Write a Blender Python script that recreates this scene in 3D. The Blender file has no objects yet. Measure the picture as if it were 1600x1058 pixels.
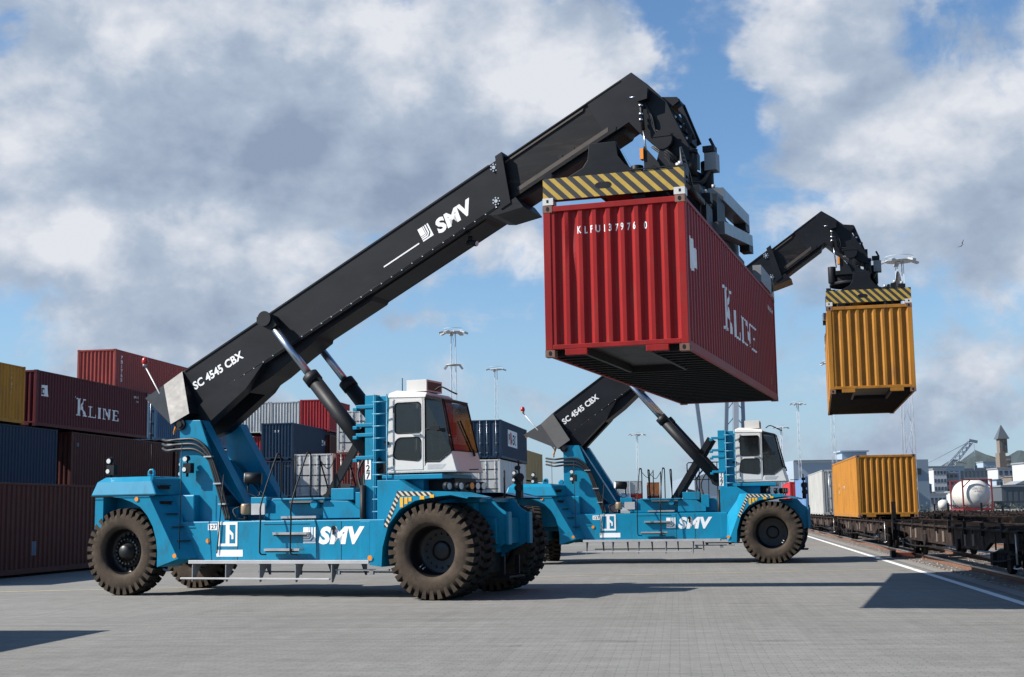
import bpy, bmesh, math, random
from mathutils import Vector, Matrix
R = math.radians
random.seed(7)
S = bpy.context.scene
COL = S.collection

# ------------------------------------------------------------------ camera, sky, sun, exposure
CAM_H = 1.70
PITCH, ROLL, FPX = 0.129, -0.0150, 2087.0
cd = bpy.data.cameras.new('camera'); cam = bpy.data.objects.new('camera', cd); COL.objects.link(cam)
cd.sensor_width = 36.0; cd.lens = FPX / 1600 * 36.0; cd.clip_end = 12000; cd.clip_start = 0.1
_F = Vector((0, math.cos(PITCH), math.sin(PITCH))); _U0 = Vector((0, -math.sin(PITCH), math.cos(PITCH))); _R0 = Vector((1, 0, 0))
_R = math.cos(ROLL) * _R0 + math.sin(ROLL) * _U0; _U = -math.sin(ROLL) * _R0 + math.cos(ROLL) * _U0
M = Matrix((_R, _U, -_F)).transposed().to_4x4(); M.translation = Vector((0, 0, CAM_H)); cam.matrix_world = M
S.camera = cam

SUN_EL = R(39.0)
SUN_DIR = Vector((-math.cos(SUN_EL) * math.cos(R(7)), -math.cos(SUN_EL) * math.sin(R(7)), math.sin(SUN_EL)))   # towards the sun
sd = bpy.data.lights.new('sun', 'SUN'); sd.energy = 5.0; sd.angle = R(0.53); sd.color = (1.0, 0.955, 0.89)
sun = bpy.data.objects.new('sun', sd); COL.objects.link(sun)
sun.rotation_euler = SUN_DIR.to_track_quat('Z', 'Y').to_euler()

S.view_settings.view_transform = 'Standard'; S.view_settings.look = 'None'; S.view_settings.gamma = 1
S.view_settings.exposure = 0.7
S.render.engine = 'CYCLES'
S.cycles.max_bounces = 6; S.cycles.diffuse_bounces = 3; S.cycles.glossy_bounces = 3; S.cycles.transmission_bounces = 4
S.cycles.transparent_max_bounces = 8; S.cycles.use_denoising = True

W = bpy.data.worlds.new('World'); S.world = W; W.use_nodes = True
nt = W.node_tree; N = nt.nodes; LK = nt.links; N.clear()
def nd(t, **k):
    n = N.new(t)
    for a, b in k.items(): setattr(n, a, b)
    return n
def mth(op, a, b=None, c=None, clamp=False):
    n = nd('ShaderNodeMath', operation=op, use_clamp=clamp)
    for i, v in enumerate((a, b, c)):
        if v is None: continue
        if isinstance(v, (int, float)): n.inputs[i].default_value = v
        else: LK.new(v, n.inputs[i])
    return n.outputs[0]
wo = nd('ShaderNodeOutputWorld'); bg = nd('ShaderNodeBackground'); LK.new(bg.outputs[0], wo.inputs[0])
sky = nd('ShaderNodeTexSky', sky_type='NISHITA', sun_disc=False, sun_elevation=SUN_EL)
sky.sun_rotation = math.atan2(SUN_DIR.x, SUN_DIR.y); sky.air_density = 1.0; sky.dust_density = 0.6; sky.ozone_density = 2.2
tc = nd('ShaderNodeTexCoord'); sep = nd('ShaderNodeSeparateXYZ'); LK.new(tc.outputs['Generated'], sep.inputs[0])
az = mth('MULTIPLY', mth('ARCTAN2', sep.outputs[0], sep.outputs[1]), 57.2958)
el = mth('MULTIPLY', mth('ARCSINE', sep.outputs[2]), 57.2958)
def noise(scale, detail, rough, dist=0.0, off=(0, 0, 0), stretch=(1, 1, 1), vec=None):
    mp = nd('ShaderNodeMapping'); mp.inputs['Location'].default_value = off; mp.inputs['Scale'].default_value = stretch
    LK.new(vec if vec is not None else tc.outputs['Generated'], mp.inputs[0])
    n = nd('ShaderNodeTexNoise'); n.inputs['Scale'].default_value = scale; n.inputs['Detail'].default_value = detail
    n.inputs['Roughness'].default_value = rough; n.inputs['Distortion'].default_value = dist
    LK.new(mp.outputs[0], n.inputs[0]); return n
# wander the cloud outlines so that no mask keeps a smooth edge
w1 = noise(9, 5, .6, off=(3, 1, 0)); w2 = noise(9, 5, .6, off=(-7, 4, 2))
azw = mth('ADD', az, mth('MULTIPLY', mth('SUBTRACT', w1.outputs[0], .5), 11))
elw = mth('ADD', el, mth('MULTIPLY', mth('SUBTRACT', w2.outputs[0], .5), 7))
def blobs(lst):
    acc = None
    for a, e, ra, re, w in lst:
        dx = mth('MULTIPLY', mth('SUBTRACT', azw, a), 1 / ra); dy = mth('MULTIPLY', mth('SUBTRACT', elw, e), 1 / re)
        d2 = mth('ADD', mth('MULTIPLY', dx, dx), mth('MULTIPLY', dy, dy))
        g = mth('MULTIPLY', mth('POWER', 2.718, mth('MULTIPLY', d2, -0.8)), w)
        acc = g if acc is None else mth('ADD', acc, g)
    return acc
COV = [(-17.69, 17.14, 8.02, 5.73, 1), (-10.48, 15.45, 9.2, 5.21, 1), (-2.66, 18.5, 7.37, 3.9, 1), (2.47, 19.75, 3.4, 2.07, 0.6), (-17.0, 10.9, 7.2, 2.6, 0.85), (-11.8, 11.9, 3.4, 2.5, 0.65), (0.62, 11.19, 1.95, 1.91, 0.6), (-7.6, 13.9, 4.5, 1.3, 0.4), (12.81, 19.42, 3.73, 2.78, 0.8), (17.92, 15.86, 6.38, 5.02, 0.9), (14.64, 13.02, 3.87, 3.13, 0.4), (20.67, 11.23, 2.88, 4.05, 0.6), (-13.06, 6.97, 1.59, 1.33, 0.45), (-17.42, 6.5, 5.16, 1.57, 0.3), (-2.76, 8.0, 5.0, .7, 0.42), (2.72, 5.0, 6.8, 1.0, 0.42), (-9.5, 5.0, 4.0, .8, .42), (18.0, 3.6, 4.4, 2.6, 0.62), (12.23, 6.21, 3.12, 1.61, 0.35), (10.07, 12.5, 3.22, 1.07, 0.2), (10.75, 2.3, 8.5, 1.3, 0.45), (-20.84, 20.11, 1.52, 0.98, -0.5), (7.49, 17.44, 2.21, 3.64, -0.6), (-1.59, 13.67, 3.37, 1.35, -0.3)]
DARK = [(-12.92, 16.14, 5.47, 3.37, 1), (-16.82, 13.33, 6.09, 2.33, 0.8), (-6.61, 15.01, 6.16, 2.13, 0.7), (-2.12, 16.37, 3.39, 1.6, 0.3), (-18.23, 8.57, 6.74, 0.78, 0.8), (-19.94, 15.7, 1.51, 1.51, 0.3), (18.94, 11.37, 4.84, 1.55, 0.35), (13.44, 4.03, 7.51, 1.6, 0.3), (-14.72, 12.38, 2.12, 1.31, 0.3)]
BRIGHT = [(-17.22, 18.96, 1.84, 1.25, 1), (-7.18, 20.79, 4.54, 1.28, 1), (-0.11, 18.75, 2.56, 1.57, 1), (3.05, 19.99, 1.98, 1.3, 0.6), (-12.33, 11.66, 2.43, 1.34, 1), (-18.55, 11.16, 2.81, 1.3, 0.8), (-20.71, 16.39, 1.25, 1.5, 0.6), (12.82, 19.68, 2.15, 1.77, 0.7), (16.6, 15.47, 3.06, 1.54, 0.5), (21.31, 17.5, 1.46, 1.97, 0.6), (0.62, 11.19, 1.39, 1.37, 0.6), (20.0, 4.05, 1.44, 1.03, 0.6)]
# away from the part of the sky the photograph shows, the cloud is thinned so that less skylight fills the shade
wide = noise(2.6, 4, .55, off=(2, 5, 1))
absaz = mth('ABSOLUTE', az)
outside = mth('MAXIMUM', mth('MULTIPLY', mth('SUBTRACT', absaz, 26), .12, clamp=True), mth('MULTIPLY', mth('SUBTRACT', el, 24), .15, clamp=True))
covm = mth('ADD', blobs(COV), mth('MULTIPLY', outside, mth('SUBTRACT', mth('MULTIPLY', wide.outputs[0], 1.5), .85)))
fine = noise(12, 11, .60, .45, off=(1, 2, 3), stretch=(1, 1, 1.5))
wisp = noise(5, 7, .6, .4, off=(5, 2, 9), stretch=(1, 1, 5))
dens = mth('ADD', mth('MULTIPLY', covm, .9), mth('ADD', mth('MULTIPLY', mth('SUBTRACT', fine.outputs[0], .5), 1.9), mth('MULTIPLY', mth('SUBTRACT', wisp.outputs[0], .5), .5)))
cm = nd('ShaderNodeMapRange', interpolation_type='SMOOTHERSTEP'); cm.inputs['From Min'].default_value = .12; cm.inputs['From Max'].default_value = .80
LK.new(dens, cm.inputs[0])
puff = noise(11, 8, .55, .3, off=(8, 1, 4), stretch=(1, 1, 1.4))
# the side of every puff that looks to the sun is the bright one
def lit(scale, det, rough, off, k, d):
    a_ = noise(scale, det, rough, .2, off=off, stretch=(1, 1, 1.4)); b_ = noise(scale, det, rough, .2, off=(off[0] - d, off[1], off[2] + d * 1.1), stretch=(1, 1, 1.4))
    return mth('MULTIPLY', mth('SUBTRACT', a_.outputs[0], b_.outputs[0]), k)
relief = mth('ADD', lit(8, 5, .5, (1, 2, 3), 1.7, .035), lit(30, 6, .6, (4, 4, 4), .55, .012))
sh = mth('ADD', mth('ADD', mth('ADD', .56, relief), mth('MULTIPLY', mth('SUBTRACT', puff.outputs[0], .5), .75)),
         mth('SUBTRACT', mth('MULTIPLY', blobs(BRIGHT), .42), mth('MULTIPLY', blobs(DARK), .25)), clamp=True)
cr = nd('ShaderNodeValToRGB'); LK.new(sh, cr.inputs[0])
cr.color_ramp.elements[0].color = (.170, .215, .295, 1); cr.color_ramp.elements[0].position = .0
cr.color_ramp.elements[1].color = (.47, .485, .52, 1); cr.color_ramp.elements[1].position = .98
e_ = cr.color_ramp.elements.new(.5); e_.color = (.265, .315, .39, 1)
skm = nd('ShaderNodeMix', data_type='RGBA', blend_type='MULTIPLY'); skm.inputs[0].default_value = 1
LK.new(sky.outputs[0], skm.inputs[6]); skm.inputs[7].default_value = (.0645, .081, .0925, 1)
# a pale veil low over the horizon
hz = nd('ShaderNodeMapRange', interpolation_type='SMOOTHSTEP'); LK.new(el, hz.inputs[0])
hz.inputs['From Min'].default_value = 14; hz.inputs['From Max'].default_value = -2; hz.inputs['To Max'].default_value = .72
vm = nd('ShaderNodeMix', data_type='RGBA'); LK.new(hz.outputs[0], vm.inputs[0]); LK.new(skm.outputs[2], vm.inputs[6]); vm.inputs[7].default_value = (.240, .318, .435, 1)
mx = nd('ShaderNodeMix', data_type='RGBA'); LK.new(cm.outputs[0], mx.inputs[0]); LK.new(vm.outputs[2], mx.inputs[6]); LK.new(cr.outputs[0], mx.inputs[7])
LK.new(mx.outputs[2], bg.inputs[0]); bg.inputs[1].default_value = 1.0
W.cycles.sampling_method = 'MANUAL'; W.cycles.sample_map_resolution = 512

# ------------------------------------------------------------------ materials
MATS = {}
def mat(name, col, rough=.6, metal=0.0, var=.12, vscale=3.0, dirt=None, dirtamt=0.0, dscale=2.0, stretch=(1, 1, 1), bump=0.0, bscale=40, spec=.5, coat=0, alpha=1.0, trans=0.0):
    if name in MATS: return MATS[name]
    m = bpy.data.materials.new(name); m.use_nodes = True; MATS[name] = m
    t = m.node_tree; n = t.nodes; l = t.links; b = n['Principled BSDF']
    b.inputs['Roughness'].default_value = rough; b.inputs['Metallic'].default_value = metal
    b.inputs['Specular IOR Level'].default_value = spec; b.inputs['Coat Weight'].default_value = coat
    if trans: b.inputs['Transmission Weight'].default_value = trans
    if alpha < 1: b.inputs['Alpha'].default_value = alpha
    tcn = n.new('ShaderNodeTexCoord'); mp = n.new('ShaderNodeMapping'); mp.inputs['Scale'].default_value = stretch; l.new(tcn.outputs['Object'], mp.inputs[0])
    oi = n.new('ShaderNodeObjectInfo'); cb = n.new('ShaderNodeCombineXYZ')
    mu = n.new('ShaderNodeMath'); mu.operation = 'MULTIPLY'; mu.inputs[1].default_value = 40; l.new(oi.outputs['Random'], mu.inputs[0]); l.new(mu.outputs[0], cb.inputs[0]); l.new(cb.outputs[0], mp.inputs['Location'])
    nz = n.new('ShaderNodeTexNoise'); nz.inputs['Scale'].default_value = vscale; nz.inputs['Detail'].default_value = 6; nz.inputs['Roughness'].default_value = .65; l.new(mp.outputs[0], nz.inputs[0])
    mr = n.new('ShaderNodeMapRange'); mr.inputs['From Min'].default_value = .3; mr.inputs['From Max'].default_value = .7; mr.inputs['To Min'].default_value = 1 - var; mr.inputs['To Max'].default_value = 1 + var; l.new(nz.outputs[0], mr.inputs[0])
    mm = n.new('ShaderNodeMix'); mm.data_type = 'RGBA'; mm.blend_type = 'MULTIPLY'; mm.inputs[0].default_value = 1; mm.inputs[6].default_value = (*col, 1); l.new(mr.outputs[0], mm.inputs[7])
    out = mm.outputs[2]
    if dirtamt > 0:
        n2 = n.new('ShaderNodeTexNoise'); n2.inputs['Scale'].default_value = dscale; n2.inputs['Detail'].default_value = 10; n2.inputs['Roughness'].default_value = .72; l.new(mp.outputs[0], n2.inputs[0])
        m2 = n.new('ShaderNodeMapRange'); m2.inputs['From Min'].default_value = .62 - dirtamt * .25; m2.inputs['From Max'].default_value = .78 - dirtamt * .12; m2.inputs['To Max'].default_value = min(1, dirtamt * 1.6); l.new(n2.outputs[0], m2.inputs[0])
        m3 = n.new('ShaderNodeMix'); m3.data_type = 'RGBA'; l.new(m2.outputs[0], m3.inputs[0]); l.new(out, m3.inputs[6]); m3.inputs[7].default_value = (*(dirt or (.08, .05, .035)), 1); out = m3.outputs[2]
    l.new(out, b.inputs['Base Color'])
    rr = n.new('ShaderNodeMapRange'); rr.inputs['To Min'].default_value = max(0, rough - .1); rr.inputs['To Max'].default_value = min(1, rough + .12); l.new(nz.outputs[0], rr.inputs[0]); l.new(rr.outputs[0], b.inputs['Roughness'])
    if bump:
        n4 = n.new('ShaderNodeTexNoise'); n4.inputs['Scale'].default_value = bscale; n4.inputs['Detail'].default_value = 4; l.new(tcn.outputs['Object'], n4.inputs[0])
        bp_ = n.new('ShaderNodeBump'); bp_.inputs['Strength'].default_value = bump; bp_.inputs['Distance'].default_value = .02; l.new(n4.outputs[0], bp_.inputs['Height']); l.new(bp_.outputs[0], b.inputs['Normal'])
    return m
RUST = (.13, .06, .035)
def cmat(name, col, dirt=.25, rough=.55):
    return mat('paint_' + name, col, rough, var=.2, vscale=1.3, dirt=RUST, dirtamt=min(.95, dirt * 1.5), dscale=3.2, stretch=(1.6, 1.6, .35), spec=.2)
blue = mat('machine_blue', (.005, .200, .335), .38, var=.07, vscale=1.2, dirt=(.030, .085, .11), dirtamt=.42, dscale=2.8, stretch=(1.2, 1.2, .5), spec=.28)
black = mat('boom_black', (.0085, .0095, .0125), .50, var=.3, vscale=1.5, dirt=(.028, .028, .029), dirtamt=.26, dscale=2.5, stretch=(.5, 1, 1), spec=.2)
slide = mat('sliding_steel', (.0085, .0085, .0095), .50, var=.4, vscale=2.0, dirt=(.055, .036, .024), dirtamt=.42, dscale=2.6, stretch=(.25, 1, 2.2), spec=.2)
rubber = mat('tyre_rubber', (.018, .016, .014), .85, var=.3, vscale=3, dirt=(.065, .052, .040), dirtamt=.45, dscale=2.2, bump=.3, bscale=60, spec=.2)
dusty = mat('tyre_dusty_sidewall', (.066, .050, .037), .9, var=.3, vscale=3.5, dirt=(.026, .022, .018), dirtamt=.55, dscale=3, bump=.3, bscale=60, spec=.15)
rimm = mat('rim_black', (.006, .006, .007), .42, var=.2, dirt=(.03, .03, .03), dirtamt=.2)
dark = mat('dark_steel', (.011, .012, .014), .5, var=.25, dirt=(.04, .036, .03), dirtamt=.25, spec=.22)
white = mat('white_paint', (.60, .585, .55), .38, var=.04, dirt=(.35, .33, .29), dirtamt=.12, dscale=3)
letter = mat('letter_white', (.78, .78, .77), .5, var=.04)
faded = mat('faded_letter_white', (.86, .85, .82), .6, var=.08, dirt=(.5, .35, .3), dirtamt=.2, dscale=5)
steel = mat('bare_steel', (.50, .50, .50), .35, metal=.7, var=.1)
galv = mat('galvanised_grey', (.42, .42, .42), .5, metal=.25, var=.12)
chrome = mat('chrome_rod', (.42, .45, .50), .30, metal=1.0, var=.03)
glassd = mat('tinted_cab_glass', (.006, .007, .008), .03, var=.05, spec=.7, alpha=.93)
glassw = mat('windscreen_glass', (.02, .022, .026), .04, var=.03, spec=.9, alpha=.66)
amber = mat('amber_lens', (.75, .26, .03), .3, var=.05)
redl = mat('red_lens', (.45, .02, .015), .25, var=.05)
lens = mat('lamp_lens', (.62, .62, .60), .12, var=.05, spec=.9)
hose = mat('hose_rubber', (.012, .012, .013), .5, var=.1)
yell = mat('warning_yellow', (.75, .42, .03), .5, var=.08)
seatm = mat('seat_fabric', (.05, .05, .055), .9)
def hazard(name, ca, cb, period, rough=.5, sx=1.0, sz=1.0):
    m = bpy.data.materials.new(name); m.use_nodes = True; t = m.node_tree; n = t.nodes; l = t.links; b = n['Principled BSDF']; b.inputs['Roughness'].default_value = rough
    tcn = n.new('ShaderNodeTexCoord'); sp = n.new('ShaderNodeSeparateXYZ'); l.new(tcn.outputs['Object'], sp.inputs[0])
    a = n.new('ShaderNodeMath'); a.operation = 'MULTIPLY'; a.inputs[1].default_value = sx / period; l.new(sp.outputs[0], a.inputs[0])
    c = n.new('ShaderNodeMath'); c.operation = 'MULTIPLY_ADD'; c.inputs[1].default_value = sz / period; l.new(sp.outputs[2], c.inputs[0]); l.new(a.outputs[0], c.inputs[2])
    f = n.new('ShaderNodeMath'); f.operation = 'FRACT'; l.new(c.outputs[0], f.inputs[0])
    g = n.new('ShaderNodeMath'); g.operation = 'GREATER_THAN'; g.inputs[1].default_value = .47; l.new(f.outputs[0], g.inputs[0])
    nz = n.new('ShaderNodeTexNoise'); nz.inputs['Scale'].default_value = 9; nz.inputs['Detail'].default_value = 6; l.new(tcn.outputs['Object'], nz.inputs[0])
    mr = n.new('ShaderNodeMapRange'); mr.inputs['To Min'].default_value = .75; mr.inputs['To Max'].default_value = 1.2; l.new(nz.outputs[0], mr.inputs[0])
    mm = n.new('ShaderNodeMix'); mm.data_type = 'RGBA'; l.new(g.outputs[0], mm.inputs[0]); mm.inputs[6].default_value = (*ca, 1); mm.inputs[7].default_value = (*cb, 1)
    mk = n.new('ShaderNodeMix'); mk.data_type = 'RGBA'; mk.blend_type = 'MULTIPLY'; mk.inputs[0].default_value = 1; l.new(mm.outputs[2], mk.inputs[6]); l.new(mr.outputs[0], mk.inputs[7]); l.new(mk.outputs[2], b.inputs['Base Color'])
    return m
hazy = hazard('hazard_yellow_black', (.46, .30, .045), (.028, .026, .026), .215)
hazw = hazard('hazard_white_black', (.62, .55, .42), (.02, .02, .02), .12)

# ------------------------------------------------------------------ mesh helpers
class MB:
    def __init__(s): s.v = []; s.f = []; s.m = []; s.sm = []; s.X = None
    def pt(s, p):
        p = Vector(p)
        if s.X is not None: p = s.X @ p
        s.v.append(tuple(p)); return len(s.v) - 1
    def face(s, idx, m=0, sm=False): s.f.append(tuple(idx)); s.m.append(m); s.sm.append(sm)
    def poly(s, pts, m=0, sm=False): s.face([s.pt(p) for p in pts], m, sm)
    def box(s, x0, x1, y0, y1, z0, z1, m=0):
        if x0 > x1: x0, x1 = x1, x0
        if y0 > y1: y0, y1 = y1, y0
        if z0 > z1: z0, z1 = z1, z0
        i = [s.pt(p) for p in ((x0, y0, z0), (x1, y0, z0), (x1, y1, z0), (x0, y1, z0), (x0, y0, z1), (x1, y0, z1), (x1, y1, z1), (x0, y1, z1))]
        for q in ((0, 3, 2, 1), (4, 5, 6, 7), (0, 1, 5, 4), (1, 2, 6, 5), (2, 3, 7, 6), (3, 0, 4, 7)): s.face([i[k] for k in q], m)
        return s
    def prism(s, poly, y0, y1, m=0, plane='xz', mside=None):
        # polygon in a plane, extruded along the third axis
        f = {'xz': lambda a, b, c: (a, c, b), 'xy': lambda a, b, c: (a, b, c), 'yz': lambda a, b, c: (c, a, b)}[plane]
        ar = sum(poly[i][0] * poly[(i + 1) % len(poly)][1] - poly[(i + 1) % len(poly)][0] * poly[i][1] for i in range(len(poly)))
        if ar < 0: poly = poly[::-1]
        if (plane == 'xz') != (y0 < y1): pass
        A = [s.pt(f(a, b, y0)) for a, b in poly]; B = [s.pt(f(a, b, y1)) for a, b in poly]; n = len(poly)
        s.face(A, m); s.face(B[::-1], m)
        for i in range(n): s.face((A[i], B[i], B[(i + 1) % n], A[(i + 1) % n]), m if mside is None else mside)
        return s
    def loft(s, rings, m=0, caps=True, sm=False, closed=True):
        ids = [[s.pt(p) for p in r] for r in rings]; n = len(rings[0])
        for a, b in zip(ids, ids[1:]):
            for i in range(n if closed else n - 1): s.face((a[i], a[(i + 1) % n], b[(i + 1) % n], b[i]), m, sm)
        if caps: s.face(ids[0][::-1], m); s.face(ids[-1], m)
        return s
    def tube(s, pts, r, n=8, m=0, caps=True, r2=None, sm=True):
        pts = [Vector(p) for p in pts]; rings = []; up = None; L = len(pts)
        for i, p in enumerate(pts):
            d = (pts[min(i + 1, L - 1)] - pts[max(i - 1, 0)]).normalized()
            if up is None: up = Vector((0, 0, 1)) if abs(d.z) < .9 else Vector((1, 0, 0))
            a = d.cross(up).normalized(); b = a.cross(d).normalized(); up = b
            rr = r if r2 is None else r + (r2 - r) * i / (L - 1)
            rings.append([p + rr * (math.cos(2 * math.pi * k / n) * a + math.sin(2 * math.pi * k / n) * b) for k in range(n)])
        return s.loft(rings, m, caps, sm)
    def cyl(s, p0, p1, r, n=16, m=0, r2=None): return s.tube([p0, p1], r, n, m, True, r2)
    def bar(s, p0, p1, w, h, m=0, up=(0, 0, 1)):
        p0 = Vector(p0); p1 = Vector(p1); d = (p1 - p0).normalized(); up = Vector(up)
        if abs(d.dot(up)) > .95: up = Vector((1, 0, 0))
        a = d.cross(up).normalized() * (w / 2); b = a.cross(d).normalized() * (h / 2)
        return s.loft([[p - a - b, p + a - b, p + a + b, p - a + b] for p in (p0, p1)], m)
    def lathe(s, prof, c, ax='y', n=32, m=0, sm=True, mats=None):
        # prof: list of (radius, along)
        ids = []
        for r, t in prof:
            ring = []
            for k in range(n):
                a = 2 * math.pi * k / n; u, w = r * math.cos(a), r * math.sin(a)
                ring.append(s.pt({'y': (c[0] + u, c[1] + t, c[2] + w), 'x': (c[0] + t, c[1] + u, c[2] + w), 'z': (c[0] + u, c[1] + w, c[2] + t)}[ax]))
            ids.append(ring)
        for j, (a, b) in enumerate(zip(ids, ids[1:])):
            for i in range(n): s.face((a[i], a[(i + 1) % n], b[(i + 1) % n], b[i]), mats[j] if mats else m, sm)
        return s
    def build(s, name, mats, parent=None, bevel=0, loc=None):
        me = bpy.data.meshes.new(name); me.from_pydata(s.v, [], s.f)
        if not isinstance(mats, (list, tuple)): mats = [mats]
        for q in mats: me.materials.append(q)
        me.polygons.foreach_set('material_index', s.m); me.polygons.foreach_set('use_smooth', s.sm); me.update()
        bm = bmesh.new(); bm.from_mesh(me); bmesh.ops.recalc_face_normals(bm, faces=bm.faces); bm.to_mesh(me); bm.free()
        o = bpy.data.objects.new(name, me); COL.objects.link(o)
        if parent is not None: o.parent = parent
        if loc: o.location = loc
        if bevel:
            b = o.modifiers.new('bevel', 'BEVEL'); b.width = bevel; b.segments = 2; b.limit_method = 'ANGLE'; b.angle_limit = R(40)
        return o
def tag(o, label=None, cat=None, group=None, kind=None):
    for k, v in (('label', label), ('category', cat), ('group', group), ('kind', kind)):
        if v: o[k] = v
    return o
def empty(name, loc, rz=0, tilt=None, **k):
    o = bpy.data.objects.new(name, None); COL.objects.link(o); o.location = loc; o.rotation_euler = (tilt or 0, 0, rz); o.empty_display_size = .3
    return tag(o, **k)
def children(o, allobs): return [c for c in allobs if c.parent is o]
def copy_tree(o, pool, parent=None):
    c = o.copy(); COL.objects.link(c); c.parent = parent
    for ch in children(o, pool): copy_tree(ch, pool, c)
    return c
def bm_obj(bm, name, mats, parent):
    me = bpy.data.meshes.new(name); bm.to_mesh(me); bm.free()
    for q in (mats if isinstance(mats, (list, tuple)) else [mats]): me.materials.append(q)
    o = bpy.data.objects.new(name, me); COL.objects.link(o); o.parent = parent; return o
def text_mesh(body, size, offset=0.0, shear=0.0, spacing=1.0, wx=1.0, align='LEFT'):
    cu = bpy.data.curves.new('t', 'FONT'); cu.body = body; cu.size = size; cu.offset = offset; cu.shear = shear; cu.space_character = spacing
    cu.align_x = align; cu.resolution_u = 3
    ob = bpy.data.objects.new('t', cu); COL.objects.link(ob); dg = bpy.context.evaluated_depsgraph_get()
    me = bpy.data.meshes.new_from_object(ob.evaluated_get(dg)); bpy.data.objects.remove(ob); bpy.data.curves.remove(cu)
    vs = [(v.co.x * wx, v.co.y) for v in me.vertices]; fs = [tuple(p.vertices) for p in me.polygons]; bpy.data.meshes.remove(me)
    return vs, fs
def put_flat(name, vf, mapper, m, parent):
    vs, fs = vf; b = MB()
    for v in vs: b.pt(mapper(*v))
    for f in fs: b.face(f)
    return b.build(name, m, parent)

# ------------------------------------------------------------------ containers
CW = 2.438
def corr(a, p, d):           # trapezoid rib: 0 outside, -d in the groove
    t = (a % p) / p
    if t < .27: return 0.0
    if t < .5: return -d * (t - .27) / .23
    if t < .77: return -d
    return -d * (1 - (t - .77) / .23)
def breaks(a0, a1, p):
    out = [a0, a1]; k = math.floor(a0 / p)
    while k * p < a1:
        for t in (0, .27, .5, .77):
            x = (k + t) * p
            if a0 < x < a1: out.append(x)
        k += 1
    return sorted(set(out))
def corr_wall(mapper, a0, a1, z0, z1, p, d, dent=None):
    b = MB(); xs = breaks(a0, a1, p); zs = [z0, z1] if not dent else [z0 + (z1 - z0) * i / 24 for i in range(25)]
    grid = []
    for x in xs:
        col = []
        for z in zs:
            q = corr(x, p, d)
            if dent: q += dent(x, z)
            col.append(b.pt(mapper(x, q, z)))
        grid.append(col)
    for g, h in zip(grid, grid[1:]):
        for i in range(len(zs) - 1): b.face((g[i], h[i], h[i + 1], g[i + 1]))
    return b
def conform(vf, mapper, p, d, name, m, parent, lift=.004):
    vs, fs = vf; bm = bmesh.new(); V = [bm.verts.new((x, 0, z)) for x, z in vs]
    for f in fs:
        try: bm.faces.new([V[i] for i in f])
        except ValueError: pass
    lo = min(v[0] for v in vs); hi = max(v[0] for v in vs)
    for x in breaks(lo, hi, p)[1:-1]:
        bmesh.ops.bisect_plane(bm, geom=bm.verts[:] + bm.edges[:] + bm.faces[:], plane_co=(x, 0, 0), plane_no=(1, 0, 0))
    for v in bm.verts: v.co = Vector(mapper(v.co.x, corr(v.co.x, p, d) + lift, v.co.z))
    return bm_obj(bm, name, m, parent)
def rects(*rs):
    vs = []; fs = []
    for k, r in enumerate(rs):
        i = len(vs); vs += list(r); fs.append(tuple(range(i, i + len(r))))
    return vs, fs
def kline(h):
    # hand cut slab serif letters: big K then smaller LINE; origin at the left foot of the K
    out = []
    def rc(x0, x1, z0, z1): out.append([(x0, z0), (x1, z0), (x1, z1), (x0, z1)])
    def q(*p): out.append(list(p))
    rc(.10, .32, .0, 1.0); rc(0, .42, 0, .07); rc(0, .42, .93, 1.0)
    q((.32, .42), (.66, .93), (.78, .93), (.32, .28)); q((.40, .50), (.78, .07), (1.0, .07), (.52, .64)); rc(.62, .94, .93, 1.0); rc(.70, 1.06, 0, .07)
    rc(-.13, -.06, 1.0, 1.09)
    out[:] = [[(a * 1.22, b) for a, b in r] for r in out]
    s = .64; X_ = 1.95; x = 1.50
    def rl(a0, a1, b0, b1): rc(x + a0 * s * X_, x + a1 * s * X_, b0 * s, b1 * s)
    rl(.10, .24, .08, .92); rl(0, .36, .92, 1); rl(0, .74, 0, .08); rl(.66, .74, .08, .3); x += .92 * s * X_
    rl(.10, .26, .08, .92); rl(0, .36, .92, 1); rl(0, .36, 0, .08); x += .50 * s * X_
    rl(.10, .20, .08, .92); rl(0, .30, .92, 1); rl(0, .30, 0, .08); q((x + .20 * s * X_, .92 * s), (x + .34 * s * X_, 1.0 * s), (x + .78 * s * X_, .08 * s), (x + .66 * s * X_, 0)); rl(.68, .78, .2, .92); rl(.58, .88, .92, 1); x += 1.02 * s * X_
    rl(.10, .26, .08, .92); rl(0, .72, .92, 1); rl(0, .74, 0, .08); rl(.26, .52, .46, .54); rl(.64, .72, .74, .92); rl(.66, .74, .08, .28)
    return rects(*[[(a * h, b * h) for a, b in r] for r in out])
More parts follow.
